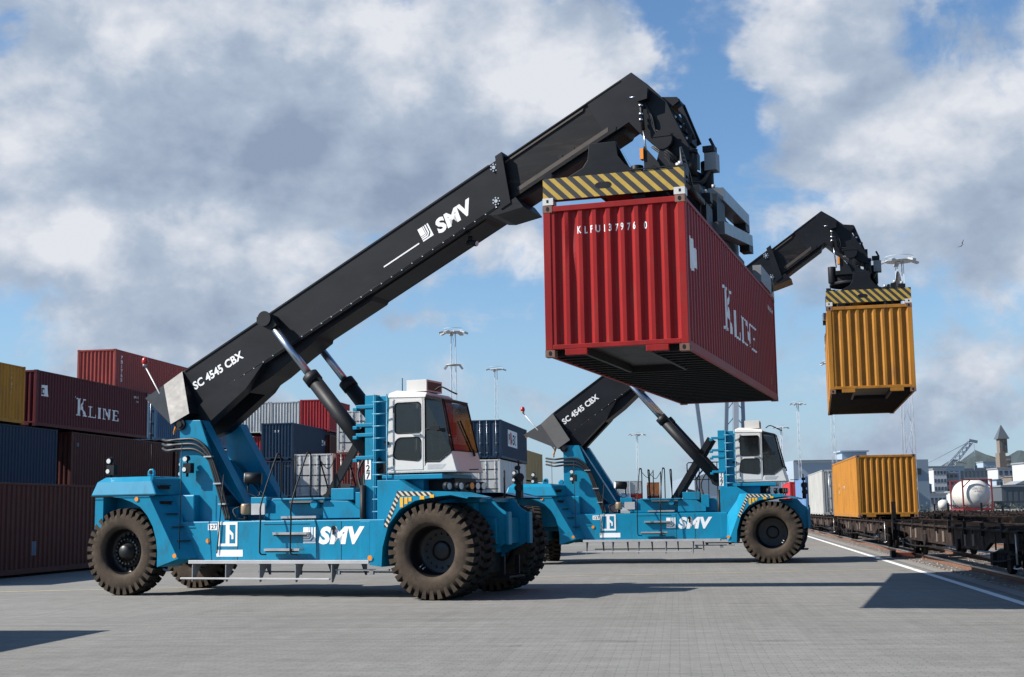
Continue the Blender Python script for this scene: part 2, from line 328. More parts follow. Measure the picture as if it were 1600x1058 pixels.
def container(name, loc, rz, L, H, m, label, kind='shipping container', group=None, doors_front=False, reefer=False, tilt=0, marks=(), castm=None, detail=True, dent=False):
    root = empty(name, loc, rz, tilt, label=label, cat=kind, group=group)
    w = CW / 2; l = L / 2; fm = m
    b = MB(); t = .13
    for sx in (-1, 1):
        for sy in (-1, 1): b.box(sx * w, sx * (w - t), sy * l, sy * (l - t), .118, H - .118)
        b.box(sx * w, sx * (w - .06), -l + t, l - t, H - .075, H - .012)
        b.box(sx * w, sx * (w - .055), -l + t, l - t, .02, .175)
    for sy in (-1, 1):
        b.box(-w + t, w - t, sy * l, sy * (l - .10), H - .11, H - .012)
        if sy == -1 and not doors_front:
            b.box(-w + t, w - t, sy * l, sy * (l - .09), .125, .205)
            b.box(-w + .34, -w + .72, sy * l, sy * (l - .09), .02, .125); b.box(w - .72, w - .34, sy * l, sy * (l - .09), .02, .125)
        else: b.box(-w + t, w - t, sy * l, sy * (l - .09), .02, .16)
    b.build('frame', fm, root, bevel=.008 if detail else 0)
    hole = dark
    cm_ = castm or m
    for sx in (-1, 1):
        for sy in (-1, 1):
            for z in (0, H - .118):
                c = MB(); c.box(sx * (w + .004), sx * (w - .162), sy * (l + .004), sy * (l - .178), z, z + .118)
                if detail:
                    for k in range(1):
                        xx = sx * (w - .085); yy = sy * (l + .006); c.poly([(xx + .030 * math.cos(a * .5236), yy, z + .06 + .042 * math.sin(a * .5236)) for a in range(12)], 1)
                        yy = sy * (l - .09); xx = sx * (w + .006); c.poly([(xx, yy + .038 * math.cos(a * .5236), z + .06 + .028 * math.sin(a * .5236)) for a in range(12)], 1)
                c.build('corner_casting', [cm_, hole], root)
    ps = (L - 2 * t) / round((L - 2 * t) / .278); pe = (CW - 2 * t) / 9.0
    if reefer: ps = 10.0
    for sx in (-1, 1):
        mp = lambda a, q, z, sx=sx: (sx * (w - .012 + q), -l + t + a, z)
        if reefer: MB().box(sx * (w - .03), sx * (w - .012), -l + t, l - t, .175, H - .075).build('side_wall', m, root)
        else: corr_wall(mp, 0, L - 2 * t, .175, H - .075, ps, .036).build('side_wall', m, root)
    def endw(sy, de=None):
        # first groove starts right beside the post
        mp = lambda a, q, z: (sy * -1 * (-w + t + a), sy * (l - .014 + q), z)
        return corr_wall(mp, 0, CW - 2 * t, .205 if not doors_front or sy > 0 else .16, H - .11, pe, .052, de)
    dfun = None
    if dent:
        dfun = lambda x, z: -.035 * math.exp(-((x - .30) / .10) ** 2 - ((z - 1.95) / .33) ** 2) * math.cos((x - .3) * 14)
    if not doors_front: endw(-1, dfun).build('end_wall', m, root)
    dy = -1 if doors_front else 1
    for k in (0, 1):
        x0 = -w + t + .01 if k == 0 else .01; x1 = x0 + (CW - 2 * t) / 2 - .02
        d = MB(); y0 = dy * (l - .02)
        if reefer or not detail: d.box(x0, x1, y0, y0 - dy * .05, .17, H - .12)
        else:
            mp = lambda a, q, z: (x0 + a, dy * (l - .02 + q * .8), z)
            q_ = corr_wall(mp, 0, x1 - x0, .17, H - .12, .36, .036); d = q_
        do = d.build('door', m, root)
        if detail:
            for xx in (x0 + .22, x1 - .22):
                rb = MB(); rb.cyl((xx, dy * (l + .012), .10), (xx, dy * (l + .012), H - .06), .017, 6)
                for zz in (.35, 1.0, 1.7, H - .35): rb.box(xx - .045, xx + .045, dy * (l - .018), dy * (l + .02), zz, zz + .07)
                rb.build('lock_rod', steel if not reefer else galv, do)
            if reefer:
                hb = MB()
                for zz in (.6, 1.25, 1.9): hb.box(x0 + .02, x1 - .02, dy * (l - .018), dy * (l - .006), zz, zz + .05)
                hb.build('hinge_strap', dark, do)
    if not doors_front and False: pass
    if doors_front: endw(1).build('end_wall', m, root)
    MB().box(-w + .06, w - .06, -l + .1, l - .1, H - .05, H - .03).build('roof', m, root)
    f = MB(); f.box(-w + .055, w - .055, -l + .09, l - .09, .15, .17)
    n = int(L / .42)
    if detail:
        for i in range(n):
            y = -l + .3 + i * (L - .6) / (n - 1)
            if y < -l + 3.3 and not doors_front:
                f.box(-w + .055, -.52, y, y + .045, .03, .15); f.box(.52, w - .055, y, y + .045, .03, .15)
            else: f.box(-w + .055, w - .055, y, y + .045, .03, .15)
        f.box(-.56, -.5, -l + .12, -l + 3.4, .02, .15); f.box(.5, .56, -l + .12, -l + 3.4, .02, .15)
    f.build('underframe', dark, root)
    side = {+1: lambda a, q, z: (w - .012 + q, -l + t + a, z), -1: lambda a, q, z: (-(w - .012 + q), l - t - a, z)}
    for mk in marks:
        kind_, s, a, z, size, mm = mk[:6]
        if kind_ == 'kline':
            vf = kline(size); vf = ([(x + a, y + z) for x, y in vf[0]], vf[1])
            conform(vf, side[s], ps, .036, 'lettering', mm, root)
        elif kind_ == 'text':
            vs, fs = text_mesh(mk[6], size, offset=mk[7] if len(mk) > 7 else 0, wx=mk[8] if len(mk) > 8 else 1)
            conform(([(x + a, y + z) for x, y in vs], fs), side[s], ps, .036, 'lettering', mm, root)
        elif kind_ == 'end':
            vs, fs = text_mesh(mk[6], size, offset=.004, spacing=mk[7], wx=.62)
            me_ = lambda aa, q, zz: (-w + t + aa, -(l - .014 + q), zz)
            conform(([(x + a, y + z) for x, y in vs], fs), me_, pe, .052, 'lettering', mm, root)
        elif kind_ == 'vtext':
            allv = []; allf = []
            for k, ch in enumerate(mk[6]):
                vs, fs = text_mesh(ch, size, offset=.006); o_ = len(allv)
                allv += [(x + a, y + z - k * size * .9) for x, y in vs]; allf += [tuple(i + o_ for i in f_) for f_ in fs]
            conform((allv, allf), side[s], ps, .036, 'lettering', mm, root)
        elif kind_ == 'poly':
            conform(rects([(a + x, z + y) for x, y in mk[6]]), side[s], ps, .036, 'panel_mark', mm, root, lift=.003)
        elif kind_ == 'poly2':
            conform(rects([(a + x, z + y) for x, y in mk[6]]), side[s], ps, .036, 'panel_mark', mm, root, lift=.006)
    return root

# ------------------------------------------------------------------ reach stackers
TH1, TH2 = -.385, -.25
O1 = Vector((-.8933, 28.4492, 0)); O2 = Vector((8.3227 + .10, 43.596, 0))
def tyre_mesh(lod):
    Rt, w = .955, .50; b = MB(); n = 64
    prof = [(.50, -.20), (.52, -.24), (.60, -.268), (.70, -.275), (.79, -.262), (.835, -.235), (.865, -.19), (.875, 0), (.865, .19), (.835, .235), (.79, .262), (.70, .275), (.60, .268), (.52, .24), (.50, .20)]
    mats = [1, 1, 1, 1, 1, 0, 0, 0, 0, 1, 1, 1, 1, 1]
    b.lathe(prof, (0, 0, 0), 'y', n, mats=mats)
    NL = 32
    for side in (-1, 1):
        for k in range(NL):
            a0 = 2 * math.pi * (k + (.5 if side > 0 else 0)) / NL; da = .30 * 2 * math.pi / NL
            def P(r, a, y): return (r * math.cos(a), y, r * math.sin(a))
            sw = .05 * 1
            ring0 = [P(.80, a0 - da * .9, side * .262), P(.80, a0 + da * .9, side * .262), P(.88, a0 + da * 1.05, side * .245), P(.88, a0 - da * 1.05, side * .245)]
            # lug: a wedge from the shoulder to past the middle of the tread
            A = [P(.755, a0 - da * .75, side * .268), P(.755, a0 + da * .75, side * .268), P(Rt - .022, a0 + da * .95, side * .262), P(Rt - .022, a0 - da * .95, side * .262)]
            Bq = [P(.82, a0 - da * .95, side * .20), P(.82, a0 + da * .95, side * .20), P(Rt, a0 + da * 1.0, side * .20), P(Rt, a0 - da * 1.0, side * .20)]
            Cq = [P(.84, a0 - da * .8 + sw, -side * .03), P(.84, a0 + da * .8 + sw, -side * .03), P(Rt, a0 + da * .8 + sw, -side * .03), P(Rt, a0 - da * .8 + sw, -side * .03)]
            i0 = len(b.f); b.loft([A, Bq, Cq], 0)
            # worn, dusty outer faces
            b.m[i0 + 8] = 1
    return b
def wheel(parent, x, y, z, outer, hub, sx=1):
    # outer = -1 or +1: the side the disc faces
    s = outer; b = MB()
    if hub:
        pr = [(.515, s * .235), (.53, s * .20), (.50, s * .18), (.485, s * .06), (.46, -s * .02), (.42, -s * .05), (.34, -s * .05), (.335, s * .02), (.10, s * .02)]
    else:
        pr = [(.535, s * .245), (.54, s * .215), (.505, s * .205), (.49, s * .10), (.475, -s * .02), (.462, -s * .22), (.40, -s * .245), (.10, -s * .245)]
    b.lathe(pr, (0, 0, 0), 'y', 48)
    b.lathe([(.10, pr[-1][1]), (.001, pr[-1][1])], (0, 0, 0), 'y', 48)
    b.lathe([(.535, -.235), (.50, -.2), (.48, 0), (.5, .2)], (0, 0, 0), 'y', 48)
    w = b.build('wheel', rimm, parent, loc=(x, y, z)); w.rotation_euler = (0, random.uniform(0, 6), 0)
    ty = MB(); ty = tyre_cache[0]
    o = bpy.data.objects.new('tyre', ty); COL.objects.link(o); o.parent = w
    h = MB()
    if hub:
        h.lathe([(.21, s * .02), (.21, s * .06), (.17, s * .09), (.15, s * .16), (.11, s * .20), (.001, s * .205)], (0, 0, 0), 'y', 24)
        for k in range(20):
            a = k * math.pi / 10; h.cyl((.27 * math.cos(a), s * .02, .27 * math.sin(a)), (.27 * math.cos(a), s * .085, .27 * math.sin(a)), .023, 8)
        for k in range(20):
            a = k * math.pi / 10 + .15; h.cyl((.385 * math.cos(a), -s * .05, .385 * math.sin(a)), (.385 * math.cos(a), -s * .005, .385 * math.sin(a)), .026, 6)
    else:
        h.lathe([(.20, -s * .24), (.19, -s * .215), (.14, -s * .20), (.001, -s * .198)], (0, 0, 0), 'y', 24)
        for k in range(16):
            a = k * math.pi / 8; h.cyl((.33 * math.cos(a), -s * .245, .33 * math.sin(a)), (.33 * math.cos(a), -s * .21, .33 * math.sin(a)), .02, 6)
        h.cyl((.36, -s * .02, -.2), (.42, s * .06, -.2), .014, 6, 1); h.cyl((.38, -s * .02, -.12), (.43, s * .06, -.13), .014, 6, 1)
    h.build('hub', [rimm, steel], w)
    return w
_t = tyre_mesh(0).build('tyre_master', [rubber, dusty]); tyre_cache = [_t.data]; bpy.data.objects.remove(_t); tyre_cache[0].name = 'tyre'

def bez(pts, n=10):
    # Catmull-Rom through points
    P = [Vector(p) for p in pts]; P = [2 * P[0] - P[1]] + P + [2 * P[-1] - P[-2]]; out = []
    for i in range(1, len(P) - 2):
        for k in range(n):
            t = k / n; a, b, c, d = P[i - 1], P[i], P[i + 1], P[i + 2]
            out.append(.5 * ((2 * b) + (-a + c) * t + (2 * a - 5 * b + 4 * c - d) * t * t + (-a + 3 * b - 3 * c + d) * t ** 3))
    out.append(P[-2]); return out

TAILB, TAILQ = (.02, 1.16), (-.48, 1.16)
def stacker(name, O, th, ang, ext, cdx, label, spr, steer=0.0):
    T = empty(name, O, th, label=label, cat='reach stacker', group='blue reach stackers holding containers aloft')
    def bp(s, n, piv=(-7.03, 5.02)):   # boom coordinates -> (X, Z); the boom hinges on the tower pin
        s0, c0 = math.sin(R(27.45)), math.cos(R(27.45))
        px, pz = -6.72, 3.76; vx, vz = piv[0] - px, piv[1] - pz; d = ang - R(27.45)
        qx = px + vx * math.cos(d) - vz * math.sin(d); qz = pz + vx * math.sin(d) + vz * math.cos(d)
        return (qx + s * math.cos(ang) + n * math.sin(ang), qz + s * math.sin(ang) - n * math.cos(ang))
    # --- wheels
    for y, out in ((-1.785, -1), (-1.19, -1), (1.19, 1), (1.785, 1)): wheel(T, 0, y, .95, out, False)
    for y, out in ((-1.385, -1), (1.385, 1)): wheel(T, -7.75, y, .95, out, True).rotation_euler.z = steer
    # --- chassis: two deep side beams, axle beam, side boxes
    c = MB()
    c.box(-8.3, .85, -.72, .72, 1.05, 1.58)
    c.prism([(-6.4, .80), (-1.2, .80), (-.6, 1.1), (-.6, 1.6), (-6.4, 1.6)], -.75, .75)
    c.box(-.35, .35, -1.0, 1.0, .62, 1.25)                     # drive axle
    c.box(-8.0, -7.5, -1.1, 1.1, .72, 1.15)                    # steer axle
    c.box(-4.6, -1.45, -.80, .80, 1.6, 2.04); c.box(-6.2, -5.3, -.8, .8, 1.6, 1.9)
    c.build('chassis', blue, T, bevel=.015)
    for sy in (-1, 1):
        p = MB(); p.box(-6.47, -1.42, sy * .76, sy * 1.25, .735, 1.59)
        p.build('side_box', blue, T, bevel=.02)
    # seams, panel gaps and lids on the camera side box
    d = MB()
    for xx in (-5.0, -3.05, -2.45): d1 = MB(); d1.box(xx, xx + .012, -1.2525, -1.24, .76, 1.56); d1.build('panel_seam', dark, T)
    d.box(-4.33, -3.2, -1.2525, -1.24, 1.50, 1.515)
    d.build('panel_seam', dark, T); d = MB(); d.cyl((-2.62, -1.24, 1.42), (-2.62, -1.29, 1.42), .045, 10); d.box(-2.64, -2.60, -1.29, -1.26, 1.28, 1.42)
    d.build('panel_latch', dark, T)
    # --- rear fenders and counterweight hood
    for sy in (-1, 1):
        f = MB(); yo, yi = sy * 1.66, sy * 1.18
        arch = [(-8.03, 2.165), (-7.75, 2.12), (-7.52, 2.05), (-7.26, 1.93), (-7.06, 1.73), (-6.91, 1.49), (-6.82, 1.2), (-6.785, .95), (-6.785, .62)]
        outer = [(-6.24, .80), (-7.03, 2.165)]
        poly = arch + outer
        f.prism(poly, yo, yo - sy * .05)
        # inner arch sheet
        for (a, b_) in zip(arch, arch[1:]): f.poly([(a[0], yo - sy * .05, a[1]), (b_[0], yo - sy * .05, b_[1]), (b_[0], sy * .74, b_[1]), (a[0], sy * .74, a[1])])
        # cheek that falls back from the fender to the side box
        f.poly([(-7.03, yo, 2.165), (-6.703, yo, 1.6), (-6.44, sy * 1.22, 1.6), (-6.70, sy * .95, 2.165)])
        f.poly([(-6.703, yo, 1.6), (-6.24, yo, .80), (-5.98, sy * 1.22, .80), (-6.44, sy * 1.22, 1.6)])
        f.poly([(-6.785, yo, .62), (-6.24, yo, .80), (-5.98, sy * 1.22, .80), (-6.6, sy * 1.22, .62)])
        f.poly([(-6.44, sy * 1.22, 1.6), (-6.70, sy * .95, 2.165), (-6.70, sy * .95, 1.6)])
        f.box(-8.50, -8.28, sy * .9, yo - sy * .02, 1.45, 2.16)
        f.build('rear_fender', blue, T)
        for k, (xx, zz) in enumerate(((-6.86, 2.38), (-6.80, 2.03), (-6.66, 1.76), (-6.50, 1.47), (-6.32, 1.17))):
            g = MB(); yy = sy * 1.38; d_ = Vector((.45, -sy * .89, 0)) if k < 2 else Vector((.54, -sy * .84, 0)); c_ = Vector((xx, yy, zz)); u_ = Vector((d_.y, -d_.x, 0)) * sy
            p0 = c_ - d_ * .14; p1 = c_ + d_ * .14; out_ = Vector((.89, sy * .45, 0)) * .09
            g.loft([[p0, p0 + out_, p0 + out_ + Vector((0, 0, .02)), p0 + Vector((0, 0, .02))], [p1, p1 + out_, p1 + out_ + Vector((0, 0, .02)), p1 + Vector((0, 0, .02))]])
            g.loft([[p0 + Vector((0, 0, -.07)), p0 + out_ * .3 + Vector((0, 0, -.07)), p0 + out_ * .3, p0], [p1 + Vector((0, 0, -.07)), p1 + out_ * .3 + Vector((0, 0, -.07)), p1 + out_ * .3, p1]])
            g.build('fender_step', dark, T)
    h = MB()
    hs = [(-8.60, 2.185), (-8.48, 2.545), (-8.36, 2.60), (-7.04, 2.60), (-6.95, 2.50), (-6.86, 2.185)]
    base = [(x, -1.70, z) for x, z in hs]
    r1 = [(-8.60, -1.68, 2.185), (-6.82, -1.68, 2.185), (-6.82, 1.68, 2.185), (-8.60, 1.68, 2.185)]
    r2 = [(-8.50, -1.60, 2.49), (-7.0, -1.60, 2.49), (-7.0, 1.60, 2.49), (-8.50, 1.60, 2.49)]
    r3 = [(-8.38, -1.46, 2.60), (-7.10, -1.46, 2.60), (-7.10, 1.46, 2.60), (-8.38, 1.46, 2.60)]
    h.loft([r1, r2, r3]); h.prism([(-7.02, -1.60), (-6.70, -.94), (-6.70, .94), (-7.02, 1.60)], 2.17, 2.55, plane='xy')
    for yy in (-1.2, 1.2): h.prism([(-7.42, 2.6), (-7.42, 2.72), (-7.36, 2.78), (-7.27, 2.78), (-7.22, 2.72), (-7.22, 2.6)], yy - .03, yy + .03)
    h.box(-8.35, -6.2, -1.15, 1.15, 1.2, 2.18)
    h.build('counterweight', blue, T, bevel=.03)
    ey = MB()
    for yy in (-1.236, 1.174): ez_ = MB(); ez_.lathe([(.045, 0), (.001, 0)], (-7.32, yy, 2.70), 'y', 12); ez_.build('eye_hole', dark, T)
    ey.box(-8.59, -6.86, -1.69, -1.684, 2.166, 2.186)
    ey.build('seam', dark, T)
    # work lamps on the counterweight
    for (xx, yy, k) in ((-8.32, -1.35, 1.0), (-6.42, -1.12, .85), (-8.32, 1.35, 1.0)):
        l = MB(); l.cyl((xx, yy, 2.58), (xx, yy, 2.68), .03, 8); l.box(xx - .07, xx + .13, yy - .07, yy + .07, 2.66 * 1, 2.88); l.cyl((xx - .02, yy - .06, 2.97), (xx - .02, yy + .05, 2.99), .075 * k, 12); l.cyl((xx, yy, 2.86), (xx, yy, 2.94), .02, 6)
        lo = l.build('work_lamp', dark, T)
        q = MB(); q.cyl((xx - .02, yy - .075, 2.97), (xx - .02, yy - .062, 2.97), .055, 12); q.build('lens', lens, lo)
        q = MB(); q.cyl((xx - .03, yy - .085, 2.74), (xx - .03, yy - .072, 2.74), .05, 12); q.build('lens', lens, lo)
    # --- tower: cheeks either side of the boom foot, sloping front plate between
    for sy in (-1, 1):
        t = MB(); y0, y1 = sy * .95, sy * .89
        t.prism([(-6.76, 3.86), (-6.22, 3.84), (-5.33, 1.55), (-5.1, 1.30), (-6.76, 1.30)], y0, y1)
        t.build('tower_cheek', blue, T, bevel=.01)
        pn = MB(); pn.cyl((-6.72, y0 + sy * .001, 3.76), (-6.72, sy * 1.02, 3.76), .13, 20); pn.cyl((-6.72, sy * 1.0, 3.76), (-6.72, sy * 1.05, 3.76), .07, 12); pn.build('boom_pin', dark, T)
    t = MB()
    # front flange strips and recessed web
    for y0, y1 in ((-.888, -.60), (.60, .888)):
        t.poly([(-6.22, y0, 3.84), (-6.22, y1, 3.84), (-5.0, y1, 1.9), (-5.0, y0, 1.9)])
    t.poly([(-6.42, -.6, 3.0), (-6.42, .6, 3.0), (-5.3, .6, 1.9), (-5.3, -.6, 1.9)])
    t.poly([(-6.22, -.6, 3.84), (-6.46, -.6, 3.3), (-5.3, -.6, 1.9), (-5.0, -.6, 1.9)]); t.poly([(-6.22, .6, 3.84), (-6.46, .6, 3.3), (-5.3, .6, 1.9), (-5.0, .6, 1.9)])
    t.poly([(-5.0, -.888, 1.9), (-5.0, .888, 1.9), (-4.5, .888, 1.6), (-4.5, -.888, 1.6)])
    t.prism([(-6.76, 1.55), (-6.70, 3.0), (-6.60, 3.0), (-6.5, 1.55)], -.888, .888)
    t.build('tower_front', blue, T)
    # --- boom
    def poly_bp(L): return [bp(*q) for q in L]
    hb, wv = .96, .50
    sec = MB()
    a_, b_, c_ = poly_bp([(0, 0), (9.0, 0), (8.55, hb)]), None, None
    near = poly_bp([(0, 0), (9.0, 0), (8.58, hb), (-.25, hb)])
    # outer box
    A = []
    for y in (-wv, wv):
        A.append([(near[k][0], y, near[k][1]) for k in range(4)])
    ids0 = [sec.pt(p) for p in A[0]]; ids1 = [sec.pt(p) for p in A[1]]
    sec.face(ids0); sec.face(ids1[::-1])
    for k in range(4): sec.face((ids0[k], ids1[k], ids1[(k + 1) % 4], ids0[(k + 1) % 4]))
    # belly: a shallower, narrower keel with stepped ends
    belly = poly_bp([(.5, hb), (1.15, hb + .10), (1.25, hb + .32), (2.0, hb + .30), (2.65, hb + .22), (3.3, hb + .16), (3.35, hb + .10), (4.9, hb + .10), (5.0, hb + .04), (8.0, hb + .02), (8.1, hb)])
    sec.prism(belly, -.38, .38)
    boom = sec.build('boom', black, T, bevel=.012)
    # foot lugs that reach down to the tower pin
    ft = MB(); pv = (-6.72, 3.76)
    for sy in (-1, 1):
        q = [bp(.35, hb - .05), bp(2.0, hb + .02), bp(1.35, hb + .30), (pv[0] + .28, pv[1] - .12), (pv[0] - .05, pv[1] - .22), (pv[0] - .22, pv[1])]
        ft.prism(q, sy * .32, sy * .62)
    ft.build('boom_foot', black, T)
    # flange lines along both edges of the near face
    fl = MB()
    for y in (-wv, wv):
        s_ = -1 if y < 0 else 1
        for n0 in (0.0, hb - .03): fl.prism(poly_bp([(.05, n0), (8.7, n0), (8.7, n0 + .035), (.05, n0 + .035)]), y + s_ * .001, y + s_ * .018)
    fl.build('boom_flange', black, boom)
    # tapering tail plates: they turn in behind the boom and catch the sun
    tl = MB()
    P = poly_bp([(0, 0), (-.52, .07), TAILQ, TAILB])
    for sy in (-1, 1):
        yy = [sy * .53, sy * .634, sy * 1.08, sy * 1.01]
        tl.poly([(P[k][0], yy[k], P[k][1]) for k in range(4)], 0)
        tl.poly([(P[0][0], yy[0], P[0][1]), (P[3][0], yy[3], P[3][1]), (P[3][0], sy * .5, P[3][1]), (P[0][0], sy * .5, P[0][1])], 1)
        tl.poly([(P[3][0], yy[3], P[3][1]), (P[2][0], yy[2], P[2][1]), (P[2][0], sy * .4, P[2][1]), (P[3][0], sy * .4, P[3][1])], 1)
    P2 = poly_bp([(-.52, .07), (-1.28, -.04), TAILQ])
    for sy in (-1, 1):
        tl.poly([(P2[0][0], sy * .634, P2[0][1]), (P2[1][0], sy * .36, P2[1][1]), (P2[2][0], sy * 1.08, P2[2][1])], 1); tl.poly([(P2[0][0], sy * .60, P2[0][1]), (P2[1][0], sy * .33, P2[1][1]), (P2[2][0], sy * 1.04, P2[2][1])], 1)
    Q = poly_bp([(0, 0), (-.52, .07), (-1.28, -.04)])
    tl.poly([(Q[0][0], -.52, Q[0][1]), (Q[0][0], .52, Q[0][1]), (Q[1][0], .63, Q[1][1]), (Q[1][0], -.63, Q[1][1])], 1); tl.poly([(Q[1][0], -.61, Q[1][1]), (Q[1][0], .61, Q[1][1]), (Q[2][0], .35, Q[2][1]), (Q[2][0], -.35, Q[2][1])], 1)
    Q = poly_bp([TAILB, TAILQ]); tl.poly([(Q[0][0], -.966, Q[0][1]), (Q[0][0], .966, Q[0][1]), (Q[1][0], 1.0, Q[1][1]), (Q[1][0], -1.0, Q[1][1])], 1)
    tl.build('boom_tail', [mat('tail_gloss_black', (.040, .040, .041), .45, var=.15, spec=.21), black], boom)
    # beacon mast and tail fittings
    bm_ = MB(); a0 = bp(-.62, 1.0); a1 = bp(-.80, -.62)
    bm_.cyl((a0[0], -.60, a0[1] - .05), (a1[0], -.60, a1[1]), .018, 8); bm_.cyl((a1[0], -.60, a1[1] - .02), (a1[0], -.60, a1[1] + .04), .05, 10)
    bm_.cyl((a0[0] - .3, -.55, a0[1] - .5), (a0[0] + .4, -.6, a0[1] - .5), .012, 6)
    bmo = bm_.build('beacon_mast', galv, T)
    bl_ = MB(); bl_.lathe([(.001, .17), (.05, .155), (.072, .09), (.07, .02), (.05, 0)], (a1[0], -.60, a1[1] + .03), 'z', 16); bl_.build('beacon', redl, bmo)
    e0 = bp(-1.2, .03); el_ = MB(); el_.cyl((e0[0], -.27, e0[1] - .04), (e0[0], -.34, e0[1] - .04), .04, 10); el_.build('tail_lamp', amber, boom)
    # collar at the mouth of the outer boom
    co = MB()
    ring = poly_bp([(8.93, -.05), (9.10, -.05), (8.75, hb + .07), (8.50, hb + .07)])
    co.prism(ring, -wv - .08, -wv); co.prism(ring, wv, wv + .08)
    co.prism(poly_bp([(8.93, -.05), (9.10, -.05), (9.08, 0.01), (8.93, 0.01)]), -wv, wv); co.prism(poly_bp([(8.2, hb + .02), (8.9, hb + .02), (8.95, hb + .30), (8.35, hb + .12)]), -wv - .06, wv + .06)
    for n_, s_ in ((.13, 8.78), (.80, 8.48)):
        q = bp(s_, n_)
        for k in range(7): co.cyl((q[0] + .075 * math.cos(k * .9), -wv - .03, q[1] + .075 * math.sin(k * .9)), (q[0] + .075 * math.cos(k * .9), -wv + .02, q[1] + .075 * math.sin(k * .9)), .018, 6, 1)
        co.cyl((q[0], -wv - .045, q[1]), (q[0], -wv + .02, q[1]), .04, 8, 1)
    co.build('boom_collar', [black, steel], boom)
    # inner boom
    ei = ext; wi = .42
    inn = MB()
    inn.prism(poly_bp([(7.5, .05), (ei, .05), (ei - .50, .93), (7.5, .93)]), -wi, wi)
    for y0, y1 in ((-wi - .03, -wi), (wi, wi + .03)):
        inn.prism(poly_bp([(8.8, .05), (ei - .25, .05), (ei - .25, .075), (8.8, .075)]), y0, y1); inn.prism(poly_bp([(9.0, .115), (ei - 1.2, .115), (ei - 1.25, .15), (9.0, .15)]), y0 * .988, y1 * .985, m=1)
        inn.prism(poly_bp([(8.8, .86), (ei - .8, .86), (ei - .85, .93), (8.8, .93)]), y0, y1); inn.prism(poly_bp([(9.0, .77), (ei - .95, .77), (ei - 1.0, .855), (9.0, .855)]), y0 * .988, y1 * .985, m=1)
    inn.prism(poly_bp([(8.8, .93), (ei - .62, .93), (ei - .75, 1.02), (8.9, 1.02)]), -.34, .34)
    io = inn.build('inner_boom', [slide, mat('wear_track', (.055, .040, .030), .6, var=.5, vscale=4, dirt=(.012, .012, .012), dirtamt=.5, dscale=4, stretch=(.4, 1, 1))], T)
    ih = MB()
    for s_ in (10.02 - 12.25, 10.32 - 12.25):
        q = bp(ei + s_ + .1, .72); ih.cyl((q[0], -wi - .012, q[1]), (q[0], -wi - .002, q[1]), .055, 14)
    ih.build('pin_hole', dark, io)
    # head of the boom: bends down to the rotator
    hp = [(ei - 1.1, .04), (ei, .04), (ei + .22, .56), (ei + .37, 1.10), (ei + .32, 1.52), (ei + .30, 2.08), (ei + .20, 2.38), (ei - .42, 1.84), (ei - .60, 1.28), (ei - .50, .93), (ei - 1.1, .93)]
    hp = [(ei - 1.1, .035), (ei + .02, .035), (ei + .19, .48), (ei + .34, 1.02), (ei + .31, 1.43), (ei + .28, 2.08), (ei + .13, 2.36), (ei - .27, 1.83), (ei - .46, 1.25), (ei - .53, .945), (ei - 1.1, .945)]
    hd = MB(); hd.prism(poly_bp(hp), -wi - .02, wi + .02)
    ho = hd.build('boom_head', black, T, bevel=.012)
    PX, PZ = bp(ei - .10, 1.72)
    for sy in (-1, 1):
        hpn = MB(); hpn.cyl((PX, sy * .44, PZ), (PX, sy * .63, PZ), .20, 24); hpn.box(PX - .19, PX + .19, sy * .625, sy * .64, PZ + .06, PZ + .075); hpn.build('head_pin', black, ho)
    hpn = MB()
    # damper bracket and damper rods on the near side, link at the nose
    br = bp(ei - .02, .70); hpn.prism([(br[0] - .17, br[1]), (br[0] + .02, br[1] + .22), (br[0] + .12, br[1] + .18), (br[0] + .1, br[1] - .05), (br[0] - .1, br[1] - .09)], -.62, -.44)
    hpn.build('damper_bracket', black, ho)
    for sy in (-1, 1):
        dm = MB(); x0, z0 = br[0] - .06, br[1] - .02; dm.cyl((x0, sy * .55, z0), (x0 + .05, sy * .55, z0 - .66), .038, 10, 0); dm.cyl((x0 + .05, sy * .55, z0 - .66), (x0 + .10, sy * .55, z0 - 1.15), .018, 8, 1)
        for zz in (.12, .3, .42): dm.cyl((x0 + .012, sy * .55, z0 - zz), (x0 + .016, sy * .55, z0 - zz - .05), .052, 10, 1)
        dm.cyl((x0 - .22, sy * .57, z0 + .05), (x0 - .05, sy * .57, z0 + .05), .015, 6, 1)
        dm.build('damper', [dark, chrome], ho)
    # link arm in front of the head with its hoses
    q0 = bp(ei + .33, .95)
    lk = MB(); lk.prism([(q0[0] - .1, q0[1] + .10), (q0[0] + .22, q0[1] + .06), (q0[0] + .26, q0[1] - .03), (q0[0] + .1, q0[1] - .13), (q0[0] - .05, q0[1] - .3)], -.3, .3)
    for yy in (-.22, .22): lk.bar((q0[0] + .2, yy, q0[1] + .02), (q0[0] + .52, yy, q0[1] - .85), .07, .10)
    lk.build('head_link', black, ho)
    hz_ = MB()
    for k in range(5):
        yy = -.36 + k * .16
        hz_.tube(bez([(q0[0] + .02, yy, q0[1] - .05), (q0[0] + .1, yy, q0[1] - .4), (q0[0] + .30 + .03 * k, yy, q0[1] - .85), (q0[0] + .22, yy, q0[1] - 1.2), (q0[0] + .02, yy, q0[1] - 1.38)], 6), .022, 6)
    hz_.build('head_hose', hose, ho)
    for k in range(4):
        b = MB(); b.tube(bez([(PX - .25 + .05 * k, -.50 - .02 * k, PZ - .10), (PX + .05 + .06 * k, -.58, PZ - .38), (PX + .30, -.52 + .1 * k, PZ - .75), (PX + .62, -.2 + .1 * k, PZ - .85), (PX + .80, .05 + .06 * k, PZ - .55)], 6), .024, 6); b.build('rotator_hose', hose, T)
